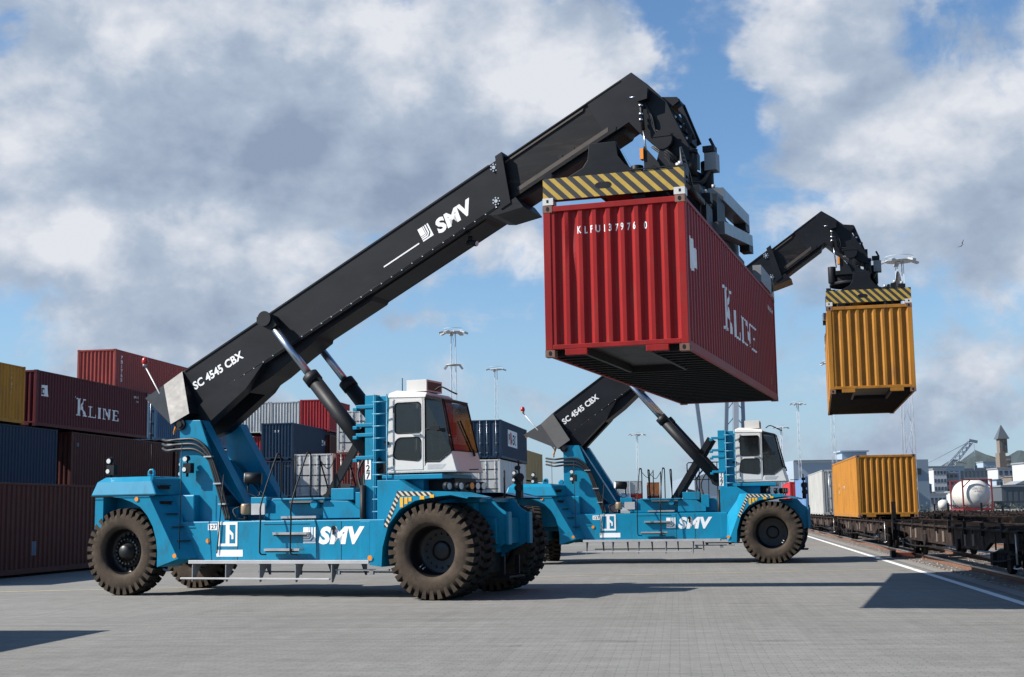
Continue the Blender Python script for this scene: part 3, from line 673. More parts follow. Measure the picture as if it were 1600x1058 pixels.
    for k in range(3):
        b = MB(); q2 = bp(ei - .05, .62 + .1 * k); b.tube(bez([(q2[0], -.45, q2[1]), (q2[0] + .14, -.50, q2[1] - .30), (q2[0] + .24, -.47, q2[1] - .7), (PX + .12 + .04 * k, -.52, PZ + .12)], 6), .016, 5); b.build('head_pipe', hose, ho)
    for k, (dx_, dz_, w_) in enumerate(((.30, .30, .09), (.42, .05, .11), (.20, .52, .07))):
        b = MB(); b.box(PX + dx_ - w_, PX + dx_ + w_, -.30, .10, PZ + dz_ - w_, PZ + dz_ + w_ * .6); b.cyl((PX + dx_, -.32, PZ + dz_), (PX + dx_, -.28, PZ + dz_), .03, 8, 1); b.build('valve_block', [dark, steel], ho)
    # --- lettering on the boom side (both faces carry it; the far one reads from the other side)
    def side_map(s0, n0, y, size=1.0):
        def f(x, z):
            q = bp(s0 + x, n0 - z); return (q[0], y, q[1])
        return f
    yf = -wv - .004
    put_flat('lettering', text_mesh('SC 4545 CBX', .26, offset=.008, spacing=1.0, wx=.98), side_map(.10, .55, yf), letter, boom)
    put_flat('lettering', text_mesh('SMV', .42, offset=.020, shear=.12, spacing=1.04, wx=1.12), side_map(7.02, .68, yf), letter, boom)
    ln = MB(); Lp = poly_bp([(5.55, .60), (6.52, .60), (6.52, .63), (5.55, .63)]); ln.poly([(a, yf, b) for a, b in Lp]); ln.build('stripe_mark', letter, boom)
    def logo(mapper, h, parent, bgm=None):
        rs = [[(0, .05), (.36, .05), (.36, .36), (.36, 1.0), (0, 1.0)]]
        rs = [[(0, .42), (.40, .42), (.40, 1.0), (0, 1.0)], [(0, .30), (.40, .30), (.52, .42), (.52, 1.0), (.44, 1.0), (.44, .44), (.38, .38), (0, .38)],
              [(0, .16), (.50, .16), (.70, .36), (.70, 1.0), (.59, 1.0), (.59, .40), (.47, .26), (0, .26)], [(0, 0), (.9, 0), (.9, 1.0), (.78, 1.0), (.78, .30), (.60, .11), (0, .11)]]
        b = MB()
        for r_ in rs: b.poly([mapper(x * h, z * h) for x, z in r_])
        return b.build('logo', letter, parent)
    logo(side_map(6.62, .64, yf), .31, boom)
    # line of cable clips along the lower edge
    cl = MB()
    for k in range(30):
        if 8 <= k <= 9: continue
        q = bp(.3 + k * .28, hb - .045); cl.box(q[0] - .012, q[0] + .012, -wv - .035, -wv - .018, q[1] - .012, q[1] + .012, 1)
    q1, q2 = bp(.25, hb - .05), bp(8.4, hb - .05); cl.cyl((q1[0], -wv - .028, q1[1]), (q2[0], -wv - .028, q2[1]), .010, 6, 0)
    cl.build('cable_run', [dark, letter], boom)
    q = bp(7.55, hb + .05); lf = MB(); lf.cyl((q[0], -.25, q[1] - .02), (q[0], -.25, q[1] - .14), .05, 8); lf.cyl((q[0] - .06, -.25, q[1] - .16), (q[0] + .16, -.28, q[1] - .2), .065, 10); lo = lf.build('boom_lamp', dark, boom)
    lf = MB(); lf.cyl((q[0] + .16, -.28, q[1] - .2), (q[0] + .175, -.282, q[1] - .203), .055, 10); lf.build('lens', lens, lo)
    # hoses from the tail round to the tower
    for k in range(3):
        z = 3.42 - k * .11; b = MB()
        b.tube(bez([(-7.4, -.7, 3.45 - .1 * k), (-7.05, -1.0, z - .02), (-6.72, -1.0, z), (-6.3, -1.0, z - .02), (-5.98, -1.0, z - .25 + .02 * k), (-5.75 - .05 * k, -1.0, 2.75), (-5.42 - .06 * k, -1.0, 1.85), (-5.35 - .05 * k, -1.02, 1.62)], 8), .033, 7, 0)
        b.cyl((-7.05, -1.0, z - .03), (-6.80, -1.0, z), .024, 8, 1); b.build('tower_hose', [hose, steel], T)
    hh = MB()
    for xx, zz in ((-5.88, 3.0), (-5.62, 2.4), (-5.48, 1.95)): hh = MB(); hh.box(xx - .16, xx + .04, -1.06, -.955, zz, zz + .03); hh.build('hose_clamp', steel, T)
    tb = MB(); q = bp(-.45, .95)
    for k in range(2): tb.tube(bez([(q[0] + .3, -.52, q[1] + .42 - .1 * k), (q[0] + .1, -.60, q[1] + .25), (q[0] - .1, -.62, q[1] - .2), (q[0] - .12, -.7, q[1] - .45)], 6), .02, 6)
    tb.cyl((q[0] - .02, -.66, q[1] - .05), (q[0] - .14, -.66, q[1] - .38), .03, 8, 1); tb.build('tail_hose', [hose, amber], T)
    # --- lift cylinders with rods
    J = (-4.58, 6.03) if abs(ang - R(27.45)) < .01 else None
    s0, c0 = math.sin(R(27.45)), math.cos(R(27.45)); dx, dz = -4.58 + 7.03, 6.03 - 5.02
    js, jn = dx * c0 + dz * s0, dx * s0 - dz * c0
    J = bp(js, jn); Bx, Bz = -1.72, 2.62
    for sy in (-1, 1):
        y = sy * .80; Lc = math.hypot(J[0] - Bx, J[1] - Bz); ux, uz = (J[0] - Bx) / Lc, (J[1] - Bz) / Lc
        k = 2.75 if Lc < 4.6 else 2.75
        m_ = MB(); m_.cyl((Bx, y, Bz), (Bx + ux * k, y, Bz + uz * k), .165, 20); m_.cyl((Bx + ux * (k - .22), y, Bz + uz * (k - .22)), (Bx + ux * k, y, Bz + uz * k), .185, 20); m_.cyl((Bx, y - .12, Bz), (Bx, y + .12, Bz), .2, 16)
        cy = m_.build('lift_cylinder', dark, T)
        m_ = MB(); m_.cyl((Bx + ux * k, y, Bz + uz * k), (J[0] - ux * .1, y, J[1] - uz * .1), .085, 20); m_.build('rod', chrome, cy)
        m_ = MB(); m_.cyl((J[0], sy * .50, J[1]), (J[0], sy * .93, J[1]), .12, 16); m_.cyl((J[0], sy * .93, J[1]), (J[0], sy * .95, J[1]), .17, 16); m_.prism([(J[0] - .22, J[1] + .05), (J[0] + .12, J[1] + .10), (J[0] + .3, J[1] - .16), (J[0] + .12, J[1] - .26), (J[0] - .22, J[1] - .08)], sy * .70, sy * .90); m_.build('rod_eye', dark, cy)
    # diagonal stays crossing the cylinders
    for y in (-.55, .62):
        b = MB(); b.bar((-3.18, y, 2.05), (-1.95, y, 3.98), .07, .17); b.cyl((-3.18, y - .08, 2.05), (-3.18, y + .08, 2.05), .1, 10); b.build('diagonal_stay', dark, T)
    # --- post with pipe brackets
    X0 = cdx - .03
    p = MB(); p.box(-1.99 + X0, -1.73 + X0, -1.0, -.80, 1.50, 4.20); p.box(-1.98 + X0, -1.50 + X0, -.86, -.80, .95, 4.18); p.box(-1.97 + X0, -1.74 + X0, -1.2525, -.9, .80, 1.55)
    for z in (3.92, 3.53, 3.32, 2.84): p.box(-2.20 + X0, -1.78 + X0, -1.02, -.86, z, z + .075); p.box(-2.26 + X0, -2.16 + X0, -1.05, -.9, z - .05, z + .02)
    p.box(-1.50 + X0, -1.45 + X0, -.95, -.8, 2.15, 4.1); po = p.build('post', blue, T, bevel=.008)
    pb = MB(); pb.cyl((-2.0 + X0, -1.07, 1.02), (-2.0 + X0, -1.07, 2.30), .065, 12); pb.box(-1.70 + X0, -1.48 + X0, -.82, -.7, 2.1, 4.05); pb.build('pipe_run', dark, T)
    ld = MB()
    for k in range(13): ld.cyl((-1.78 + X0, -1.06, .98 + k * .255), (-1.44 + X0, -1.06, .98 + k * .255), .016, 6)
    ld.cyl((-1.44 + X0, -1.06, .95), (-1.44 + X0, -1.06, 4.2), .014, 6); ld.cyl((-1.74 + X0, -1.06, .95), (-1.74 + X0, -1.06, 4.2), .014, 6)
    ld.build('ladder', mat('ladder_blue', (.05, .22, .33), .4), T)
    pl = MB(); pl.box(-1.985 + X0, -1.845 + X0, -1.006, -1.001, 2.42, 2.90); pl = pl.build('number_plate', letter, T)
    for k, ch in enumerate('127'):
        vs, fs = text_mesh(ch, .19, offset=.004, align='CENTER'); put_flat('lettering', (vs, fs), (lambda x, z, k=k: (-1.915 + X0 + x, -1.0085, 2.745 - k * .155 + z)), dark, pl)
    # --- cab
    CM = Matrix.Translation((.095, -.30, 0)) @ Matrix.Diagonal((1, .872, 1, 1))
    def CB():
        m_ = MB(); m_.X = CM; return m_
    cb = CB(); C0 = cdx
    xb, xd, xf = -1.605 + C0, -.76 + C0, 0.0 + C0; y0, y1 = -.78, .78
    zb, zt = 2.54, 4.17
    # base tub: rear box + raked nose
    tub = [(xb, zb), (xf - .01, zb), (xf - .115, 2.95), (xd + .62, 2.90), (xd + .34, 2.735), (xd + .05, 2.735), (xd + .05, 2.66), (xb, 2.66)]
    for sy in (-1, 1):
        cb.prism([(xb, zb), (xf, zb), (xf - .12, 2.955), (xd + .63, 2.93), (xd + .36, 2.745), (xd + .08, 2.745), (xd + .04, 2.66), (xd, 2.66), (xb, 2.66)], sy * .78, sy * .74)
        # door surround posts
        cb.prism([(xb, 2.66), (xb + .12, 2.66), (xb + .12, 4.04), (xb + .10, 4.12), (xb + .06, 4.12)], sy * .78, sy * .74)
        cb.prism([(xd - .04, 2.66), (xd + .04, 2.66), (xd + .04, 4.08), (xd - .04, 4.12)], sy * .78, sy * .74)
        cb.prism([(xb + .1, 4.035), (xd + .04, 4.035), (xd + .04, 4.14), (xb + .1, 4.15)], sy * .78, sy * .74)
    # nose faces
    cb.poly([(xf, -.78, zb), (xf + .03, -.70, zb), (xf - .09, -.70, 2.965), (xf - .12, -.78, 2.955)]); cb.poly([(xf, .78, zb), (xf + .03, .70, zb), (xf - .09, .70, 2.965), (xf - .12, .78, 2.955)])
    cb.poly([(xf + .03, -.70, zb), (xf + .03, .70, zb), (xf - .09, .70, 2.965), (xf - .09, -.70, 2.965)])
    cb.box(xb, xb + .04, -.78, .78, 2.56, 3.0)
    cb.prism([(xb + .02, -.78), (xf, -.78), (xf + .025, -.70), (xf + .025, .70), (xf, .78), (xb + .02, .78)], 2.535, 2.57, plane='xy')
    cab = cb.build('cab', white, T, bevel=.012)
    rf = CB()
    r1 = [(xb + .03, -.79, 4.12), (xd + .05, -.79, 4.12), (xf - .28, -.60, 4.0), (xf - .28, .60, 4.0), (xd + .05, .79, 4.12), (xb + .03, .79, 4.12)]
    r1 = [(xb + .03, -.80, 4.12), (xd + .07, -.80, 4.10), (xd + .07, .80, 4.10), (xb + .03, .80, 4.12)]
    r2 = [(xb + .05, -.77, 4.22), (xd + .07, -.77, 4.16), (xd + .07, .77, 4.16), (xb + .05, .77, 4.22)]; r3 = [(xb + .16, -.62, 4.28), (xd + .03, -.62, 4.21), (xd + .03, .62, 4.21), (xb + .16, .62, 4.28)]
    rf.loft([r1, r2, r3]); rfo = rf.build('cab_roof', white, T, bevel=.015)
    rf = CB(); q1 = [(xd + .07, -.78, 4.09), (xf - .34, -.75, 4.0), (xf - .30, -.67, 3.99), (xf - .30, .67, 3.99), (xf - .34, .75, 4.0), (xd + .07, .78, 4.09)]; rf.loft([q1, [(x, y, z + .055) for x, y, z in q1]]); rf.build('roof_visor', dark, T)
    ac = CB(); ac.box(-1.27 + C0, -.80 + C0, -.48, .40, 4.25, 4.50, 0); ac.box(-.80 + C0, -.795 + C0, -.42, .34, 4.28, 4.46, 1); ac.build('air_conditioner', [white, mat('shaded_grille_brown', (.11, .085, .07), .7)], T, bevel=.01)  # brown grille panel: shade of the forward face put into its colour
    aw = CB(); aw.tube(bez([(-.6 + C0, -.5, 4.25), (-.45 + C0, -.5, 4.32), (-.2 + C0, -.5, 4.2), (-.1 + C0, -.45, 4.15)], 5), .018, 6); aw.cyl((-1.36 + C0, -.5, 4.25), (-1.36 + C0, -.5, 4.55), .01, 6); aw.build('roof_wiring', dark, T)
    # doors with two rounded windows
    def rrect(x0, x1, z0, z1, r, cut=0.0):
        pts = []
        for (cx, cz, a0) in ((x1 - r, z1 - r, 0), (x0 + r, z1 - r, 90), (x0 + r, z0 + r, 180), (x1 - r, z0 + r, 270)):
            for k in range(5): a = R(a0 + k * 22.5); pts.append((cx + r * math.cos(a), cz + r * math.sin(a)))
        return pts
    for sy in (-1, 1):
        yo = sy * .79
        wins = [rrect(xb + .19, xd - .05, 3.36, 4.00, .07), None]
        lw = rrect(xb + .15, xd - .05, 2.78, 3.27, .09)
        lw = [(x + (.10 * max(0, (z - 3.08) / .2) if x < xb + .4 else 0), z + (.06 * max(0, (xb + .55 - x)) / .4 if z < 3 else 0)) for x, z in lw]
        wins[1] = lw
        dm = bmesh.new(); edges = []
        outer = [(xb + .09, 2.60), (xd - .005, 2.60), (xd - .005, 4.05), (xb + .09, 4.05)]
        for loop in [outer] + wins:
            vs = [dm.verts.new((x, yo, z)) for x, z in loop]
            for i in range(len(vs)): edges.append(dm.edges.new((vs[i], vs[(i + 1) % len(vs)])))
        bmesh.ops.triangle_fill(dm, use_beauty=True, edges=edges)
        ex = bmesh.ops.extrude_face_region(dm, geom=dm.faces[:]); 
        for v in [g for g in ex['geom'] if isinstance(g, bmesh.types.BMVert)]: v.co.y -= sy * .03
        for v in dm.verts: v.co = CM @ v.co
        bmesh.ops.recalc_face_normals(dm, faces=dm.faces)
        door = bm_obj(dm, 'cab_door', white, T)
        for wl in wins:
            g = CB(); g.poly([(x, yo - sy * .015, z) for x, z in wl]); g.build('window', glassd, door)
            g = CB(); g.tube([(x, yo + sy * .003, z) for x, z in wl + wl[:1]], .012, 4); g.build('window_seal', dark, door)
        g = CB(); g.box(xd - .23, xd - .05, yo, yo + sy * .045, 3.315, 3.345); g.box(xb - .06, xb + .06, yo, yo + sy * .03, 3.13, 3.2, 1); g.box(xb + .155, xb + .17, yo, yo + sy * .02, 2.7, 2.84, 1); g.box(xb + .155, xb + .17, yo, yo + sy * .02, 3.8, 3.94, 1); g.build('door_handle', [steel, dark], door)
        # front side window: tall pane with a cut lower corner
        g = CB(); fwp = [(xd + .05, 2.76), (xd + .36, 2.755), (xd + .63, 2.94), (xf - .12, 2.965), (xf - .345, 4.0), (xd + .05, 4.05)]
        g.poly([(x, sy * (.775 if x < xf - .40 or z < 3 else .735), z) for x, z in fwp]); g.build('side_window', glassd, cab)
        sl = CB(); sl.tube([(x, sy * (.782 if x < xf - .40 or z < 3 else .7355), z) for x, z in fwp + fwp[:1]], .016, 4); sl.build('window_seal', dark, cab)
        # front quarter: corner panes
        g = CB(); g.poly([(xf - .12, sy * .775, 2.965), (xf - .09, sy * .70, 2.975), (xf - .315, sy * .66, 4.0), (xf - .345, sy * .73, 4.0)]); g.build('corner_window', glassw, cab)
    g = CB(); g.poly([(xf - .09, -.70, 2.975), (xf - .09, .70, 2.975), (xf - .315, .66, 4.0), (xf - .315, -.66, 4.0)]); g.build('windscreen', glassw, cab)
    g = CB()
    for sy in (-1, 1): g.tube([(xf - .085, sy * .71, 2.975), (xf - .31, sy * .67, 3.995), (xf - .34, sy * .73, 4.01)], .014, 5)
    g.tube([(xf - .12, -.785, 2.965), (xf - .085, -.705, 2.975), (xf - .085, .705, 2.975), (xf - .12, .785, 2.965)], .012, 4)
    g.bar((xf - .07, .35, 3.0), (xf - .20, -.05, 3.62), .03, .02); g.bar((xf - .06, .35, 3.02), (xf - .03, .35, 2.88), .05, .04)
    g.build('wiper', dark, cab)
    g = CB(); g.poly([(xb + .01, -.72, 3.0), (xb + .01, .72, 3.0), (xb + .05, .72, 4.08), (xb + .05, -.72, 4.08)]); g.build('rear_window', glassd, cab)
    # seat, console and steering wheel inside
    g = CB(); g.box(xb + .55, xb + 1.0, -.26, .26, 2.62, 2.98); g.prism([(xb + .50, 2.95), (xb + .62, 2.95), (xb + .52, 3.75), (xb + .42, 3.75)], -.24, .24); g.box(xb + .36, xb + .55, -.12, .12, 3.72, 3.92); go = g.build('operator_seat', seatm, cab)
    g = CB(); g.box(xf - .45, xf - .22, -.5, .5, 2.58, 3.12); g.lathe([(.17, -.012), (.19, 0), (.17, .012)], (xf - .5, 0, 3.3), 'z', 20); g.cyl((xf - .4, 0, 2.9), (xf - .5, 0, 3.3), .03, 8); g.box(xf - .62, xf - .5, .38, .5, 3.35, 3.62); g.box(xd + .12, xd + .2, -.52, -.4, 3.0, 3.9); g.build('dashboard', dark, cab)
    mi = CB(); mi.cyl((xd + .06, -.82, 3.42), (xd + .30, -.98, 3.44), .012, 6); mi.box(xd + .24, xd + .46, -1.0, -.97, 3.39, 3.47); mi.cyl((xf + .1, -.3, 2.58), (xf + .36, -.45, 2.58), .012, 6); mi.build('mirror_arm', dark, cab)
    gr = CB(); gr.poly([(xd + .10, -.784, 2.60), (xd + .42, -.784, 2.60), (xd + .52, -.784, 2.70), (xd + .10, -.784, 2.70)]); gr.build('vent_grille', galv, cab)
    # --- cab platform
    pf = MB(); pf.box(-1.62 + C0, -.22 + C0, -1.0, .50, 2.40, 2.50); pf.box(-1.50 + C0, -.75 + C0, -.80, .40, 2.06, 2.40)
    pf.prism([(-1.62, 1.4), (-.98, 1.4), (-.80, 1.9), (-.70, 2.14), (-1.1, 2.39), (-1.62, 2.39)], -1.22, -.84)
    pf.build('cab_platform', blue, T, bevel=.01)
    pu = MB(); pu.box(-.75, -.15, -.55, .55, 2.0, 2.42); pu.build('cab_cradle', dark, T)
    # --- front fenders
    arch = [(-1.08, .65), (-1.055, 1.03), (-.925, 1.47), (-.68, 1.77), (-.33, 1.945), (.12, 2.02), (.45, 2.045), (.80, 1.97)]
    out = [(.82, 2.0), (.45, 2.10), (.33, 2.115), (-.70, 2.16), (-1.00, 1.5), (-1.28, .80), (-1.36, .69)]
    for sy in (-1, 1):
        f = MB(); yo = sy * 2.06
        f.prism(arch + out, yo, yo - sy * .05)
        for a, b_ in zip(arch, arch[1:]): f.poly([(a[0], yo - sy * .05, a[1]), (b_[0], yo - sy * .05, b_[1]), (b_[0], sy * .85, b_[1]), (a[0], sy * .85, a[1])])
        rev = [(-1.36, .69), (-1.28, .80), (-1.00, 1.5), (-.70, 2.16), (.33, 2.115), (.82, 2.0)]
        inn_ = [(-1.45, .80), (-1.45, .85), (-1.42, 1.5), (-1.15, 2.16), (.33, 2.115), (.82, 2.0)]
        for k in range(5):
            a, b_ = rev[k], rev[k + 1]; c0_, d0_ = inn_[k], inn_[k + 1]; yi = sy * (1.25 if k < 3 else .85); yj = sy * (1.25 if k < 2 else .85)
            f.poly([(a[0], yo, a[1]), (b_[0], yo, b_[1]), (d0_[0], yj, d0_[1]), (c0_[0], yi, c0_[1])])
        f.build('front_fender', blue, T)
    hs_ = MB(); Pq = [(-1.04, 1.42), (-1.0, 1.40), (-.68, 2.06), (-.02, 2.045), (.02, 2.115), (-.70, 2.15)]
    hs_.poly([(x, -2.064, z) for x, z in ((-1.03, 1.44), (-.95, 1.42), (-.66, 2.05), (-.73, 2.10))]); hs_.poly([(x, -2.0645, z) for x, z in ((-.66, 2.05), (.05, 2.035), (.05, 2.11), (-.73, 2.145), (-.73, 2.10))])
    hs_.poly([(-.70, -1.98, 2.168), (-.66, -2.05, 2.168), (.25, -1.3, 2.135), (.2, -1.22, 2.137)]); hs_.build('hazard_stripe', hazw, T)
    yl = MB()
    for a0 in (-.66, -.56, -.47): yl.box(a0, a0 + .07, -2.068, -2.066, 1.82 + (a0 + .66) * .6, 2.02)
    yl.box(-.22, -.12, -2.068, -2.066, 1.97, 2.04); yl.box(.0, .09, -2.068, -2.066, 2.0, 2.06); yl.build('warning_sign', yell, T)
    # --- nose between the front wheels
    nb = MB(); nb.box(.20, .62, -1.02, 1.02, 1.90, 1.98); nb.box(.25, .42, -.86, .86, .85, 1.90)
    nb.build('nose_frame', blue, T, bevel=.01)
    for yy in (-.58, .58):
        nb = MB(); nb.prism([(.42, 1.99), (.70, 1.99), (.86, 1.80), (1.04, 1.68), (1.04, 1.08), (.92, 1.02), (.42, .80)], yy - .025, yy + .025); nb.box(1.04, 1.10, yy - .085, yy + .085, 1.04, 1.70); nb.build('nose_plate', blue, T, bevel=.006)
    n2 = MB(); n2.box(.30, .40, -.6, .6, .45, .85); n2.box(.62, 1.0, -.42, .42, .36, .40)
    for yy in (-.40, .40): n2.bar((.85, yy, .42), (.85, yy, .8), .05, .09)
    n2.build('tow_step', dark, T)
    # lamps under the cab
    for k, (xx, yy, mm) in enumerate(((.12, -.9, lens), (.28, -.72, amber), (.34, -.56, lens), (.40, -.40, lens), (-.1, -1.0, lens))):
        l = MB(); l.cyl((xx - .06, yy, 2.24), (xx + .05, yy - .03, 2.24), .085, 12); l.cyl((xx - .02, yy, 2.1), (xx - .02, yy, 2.24), .02, 6); lo = l.build('headlight', dark, T)
        l = MB(); l.cyl((xx + .052, yy - .032, 2.24), (xx + .06, yy - .034, 2.24), .07, 12); l.build('lens', mm, lo)
    # front work lamp cluster on a stalk, right behind the nose
    l = MB(); l.cyl((.95, -.5, 1.98), (.95, -.5, 2.55), .02, 6); l.box(.88, 1.0, .28, .42, 1.98, 2.40); l.cyl((.90, .35, 2.42), (1.0, .27, 2.42), .09, 12); l.cyl((.92, .3, 2.2), (1.0, .22, 2.2), .08, 12); l.cyl((.94, .36, 2.4), (.92, .36, 2.78), .02, 6); l.cyl((.9, .3, 2.62), (.97, .24, 2.62), .05, 10); l.build('work_lamp', dark, T)
    # --- running boards under the side boxes
    for sy in (-1, 1):
        s_ = MB(); s_.box(-6.03, -1.63, sy * 1.56, sy * 1.26, .70, .755, 0); s_.box(-6.03, -1.63, sy * 1.575, sy * 1.55, .69, .765, 0)
        s_.box(-6.24, -2.55, sy * 1.575, sy * 1.50, .36, .395, 0)
        for xx in (-5.93, -5.08, -4.24, -3.36, -2.50): s_.prism([(sy * 1.56, .70), (sy * 1.22, .70), (sy * 1.50, .31), (sy * 1.565, .31)], xx - .012, xx + .012, m=1, plane='yz')
        s_.box(-2.45, -1.2, sy * 1.50, sy * 1.44, .545, .58, 1); s_.box(-2.42, -2.34, sy * 1.5, sy * 1.44, .47, .57, 1); s_.box(-1.66, -1.56, sy * 1.5, sy * 1.44, .47, .57, 1)
        s_.build('running_board', [galv, mat('bracket_grey', (.20, .21, .22), .6)], T, bevel=.004)
    # --- boarding ladder amidships with hoop rails
    for sy in (-1, 1):
        st = MB()
        for k, z in enumerate((.955, 1.29, 1.63, 1.96)):
            x0 = -4.16 + .1 * k; y_ = sy * (1.52 - .17 * k); st.box(x0, x0 + .86, y_, y_ - sy * .2, z, z + .05, 0); st.box(x0 + .03, x0 + .83, y_ - sy * .01, y_ - sy * .03, z - .03, z, 1)
        st.build('boarding_step', [steel, dark], T)
        rl = MB()
        for x0 in (-4.05, -3.30):
            x1 = x0 - .20; rl.tube(bez([(x1 + .14, sy * 1.50, .88), (x1 + .02, sy * 1.54, .90), (x1, sy * 1.54, 1.05), (x1, sy * 1.52, 1.6), (x1, sy * 1.48, 2.0), (x1 + .01, sy * .94, 2.95), (x1 + .04, sy * .88, 3.02), (x1 + .07, sy * .84, 2.94), (x1 + .07, sy * .84, 2.05)], 6), .018, 6)
        rl.tube(bez([(-4.20, sy * .86, 2.95), (-3.98, sy * .86, 2.74), (-3.80, sy * .86, 2.95)], 6), .010, 5); rl.tube([(-3.80, sy * .86, 2.05), (-3.80, sy * .86, 2.98)], .018, 6)
        rl.build('grab_rail', dark, T)
    hr = MB()
    for yy in (.86,):
        hr.tube([(-2.9, yy, 2.05), (-2.9, yy, 3.2), (-2.85, yy, 3.25), (-1.5, yy, 3.25)], .02, 6); hr.tube([(-2.9, yy, 2.68), (-1.5, yy, 2.68)], .016, 6)
        for xx in (-2.5, -1.9): hr.tube([(xx, yy, 2.05), (xx, yy, 3.24)], .016, 6)
        hr.tube(bez([(-2.6, yy, 2.05), (-2.6, yy, 3.1), (-2.35, yy, 3.2), (-2.2, yy, 3.1), (-2.2, yy, 2.05)], 5), .014, 6)
    hr.build('deck_rail', dark, T)
    cbx = MB(); cbx.tube(bez([(-2.3, -.6, 2.1), (-2.45, -.5, 2.6), (-2.15, -.5, 3.0), (-1.95, -.5, 2.7)], 6), .03, 6); cbx.tube(bez([(-2.2, -.6, 2.1), (-2.3, -.5, 2.5), (-2.1, -.5, 2.85), (-1.9, -.5, 2.5)], 6), .03, 6)
    cbx.prism([(-2.75, 2.02), (-2.70, 2.35), (-2.5, 2.3), (-2.35, 2.08), (-2.0, 2.03)], -.8, -.55); cbx.build('hydraulic_bundle', hose, T)
    # deck equipment: blue valve block, lamps, filter, plate
    dk = MB(); dk.box(-2.85, -2.3, -.98, -.5, 2.0, 2.25); dk.box(-2.25, -2.0, -1.0, -.7, 1.75, 2.16); dk.box(-4.9, -4.5, -.9, -.3, 1.9, 2.1); dk.prism([(-3.0, 1.62), (-2.5, 1.62), (-2.1, 1.62), (-2.1, 1.78), (-2.4, 1.98), (-3.0, 2.0)], -1.05, -.85)
    dk.box(-4.2, -2.9, -1.15, -.8, 2.02, 2.06); dk.cyl((-3.2, -1.1, 1.92), (-3.2, -.9, 1.92), .09, 12); dk.build('deck_equipment', blue, T, bevel=.01)
    fl_ = MB(); fl_.lathe([(.001, .24), (.10, .24), (.115, .2), (.115, .04), (.09, 0), (.001, 0)], (-4.92, -1.05, 1.72), 'z', 16); fl_.cyl((-4.92, -1.05, 1.60), (-4.92, -1.05, 1.72), .05, 8, 1); fl_.tube(bez([(-4.92, -1.05, 1.62), (-5.1, -1.1, 1.65), (-5.25, -1.05, 1.82), (-5.1, -1.0, 1.9)], 5), .02, 6, 1); fl_.build('oil_filter', [mat('filter_tan', (.33, .24, .15), .35, metal=.2), dark], T)
    pb_ = MB(); pb_.box(-4.72, -4.38, -1.16, -1.12, 1.72, 1.96); pb_.build('control_plate', galv, T)
    l = MB(); l.cyl((-5.05, -.9, 2.52), (-4.72, -.75, 2.50), .13, 14); l.tube([(-5.0, -.85, 2.45), (-5.02, -.85, 2.2), (-4.8, -.85, 2.1), (-4.7, -.85, 2.15), (-4.75, -.8, 2.4)], .018, 6); lo = l.build('work_lamp', dark, T)
    l = MB(); l.cyl((-5.065, -.907, 2.52), (-5.052, -.9, 2.52), .11, 14); l.build('lens', lens, lo)
    ms = MB(); ms.cyl((-5.5, -1.28, .9), (-5.35, -1.28, 2.6), .012, 6); ms.cyl((-6.25, -1.6, 1.0), (-6.3, -1.5, 3.3), .010, 6); ms.cyl((-7.0, -1.64, 2.5), (-7.0, -1.64, 3.3), .008, 5); ms.build('whip_aerial', dark, T)
    # reflectors
    for (xx, yy, zz) in ((-7.35, -1.665, 2.1), (-6.33, -1.65, .86), (-5.75, -1.256, 1.17), (-1.33, -2.066, .83)): rfm = MB(); rfm.cyl((xx, yy, zz), (xx, yy - .015, zz), .05, 12); rfm.build('reflector', amber, T)
    # owner's emblem, number and name on the side box
    yb = -1.2545
    em = MB(); ex, ez = -5.50, 1.05; S_ = .50
    def er(a0, a1, b0, b1, m=0, y=yb): em.poly([(ex + a0 * S_, y, ez + b0 * S_), (ex + a1 * S_, y, ez + b0 * S_), (ex + a1 * S_, y, ez + b1 * S_), (ex + a0 * S_, y, ez + b1 * S_)], m)
    er(0, 1, 0, .12); er(0, 1, .92, 1.04); er(0, .10, .12, .92); er(.90, 1.0, .12, .92); er(.40, .60, .12, .92)
    em.poly([(ex + a * S_, yb - .001, ez + b * S_) for a, b in ((.60, .72), (.80, .54), (.80, .30), (.70, .30), (.70, .46), (.60, .54))])
    em.build('emblem', letter, T)
    em = MB(); em.poly([(-5.53, yb, .83), (-4.86, yb, .83), (-4.86, yb, .975), (-5.53, yb, .975)]); em.build('name_strip', letter, T); em = MB(); em.poly([(-5.76, yb, 1.40), (-5.52, yb, 1.40), (-5.52, yb, 1.54), (-5.76, yb, 1.54)]); pl2 = em.build('number_plate', letter, T)
    put_flat('lettering', text_mesh('127', .13, offset=.002, spacing=1.1), lambda x, z: (-5.745 + x, yb - .002, 1.425 + z), dark, pl2)
    put_flat('lettering', text_mesh('SMV', .46, offset=.026, shear=.18, spacing=1.08, wx=1.10), lambda x, z: (-2.98 + x, yb, 1.11 + z), letter, T)
    logo(lambda x, z: (-3.36 + x, yb, 1.11 + z), .33, T)
    # --- rotator, frame and spreader; built in the spreader's own turned axes, then brought into the truck's
    (sc, srz, zt_, stilt) = spr     # centre of the spreader in the world, its heading, height of the container top
    inv = Matrix.Rotation(-th, 4, 'Z') @ Matrix.Translation(-O)
    Mw = inv @ Matrix.Translation(sc) @ Matrix.Rotation(srz, 4, 'Z') @ Matrix.Rotation(stilt, 4, 'X')
    rt = MB(); cx, cy, cz = Mw @ Vector((0, 0, 0))
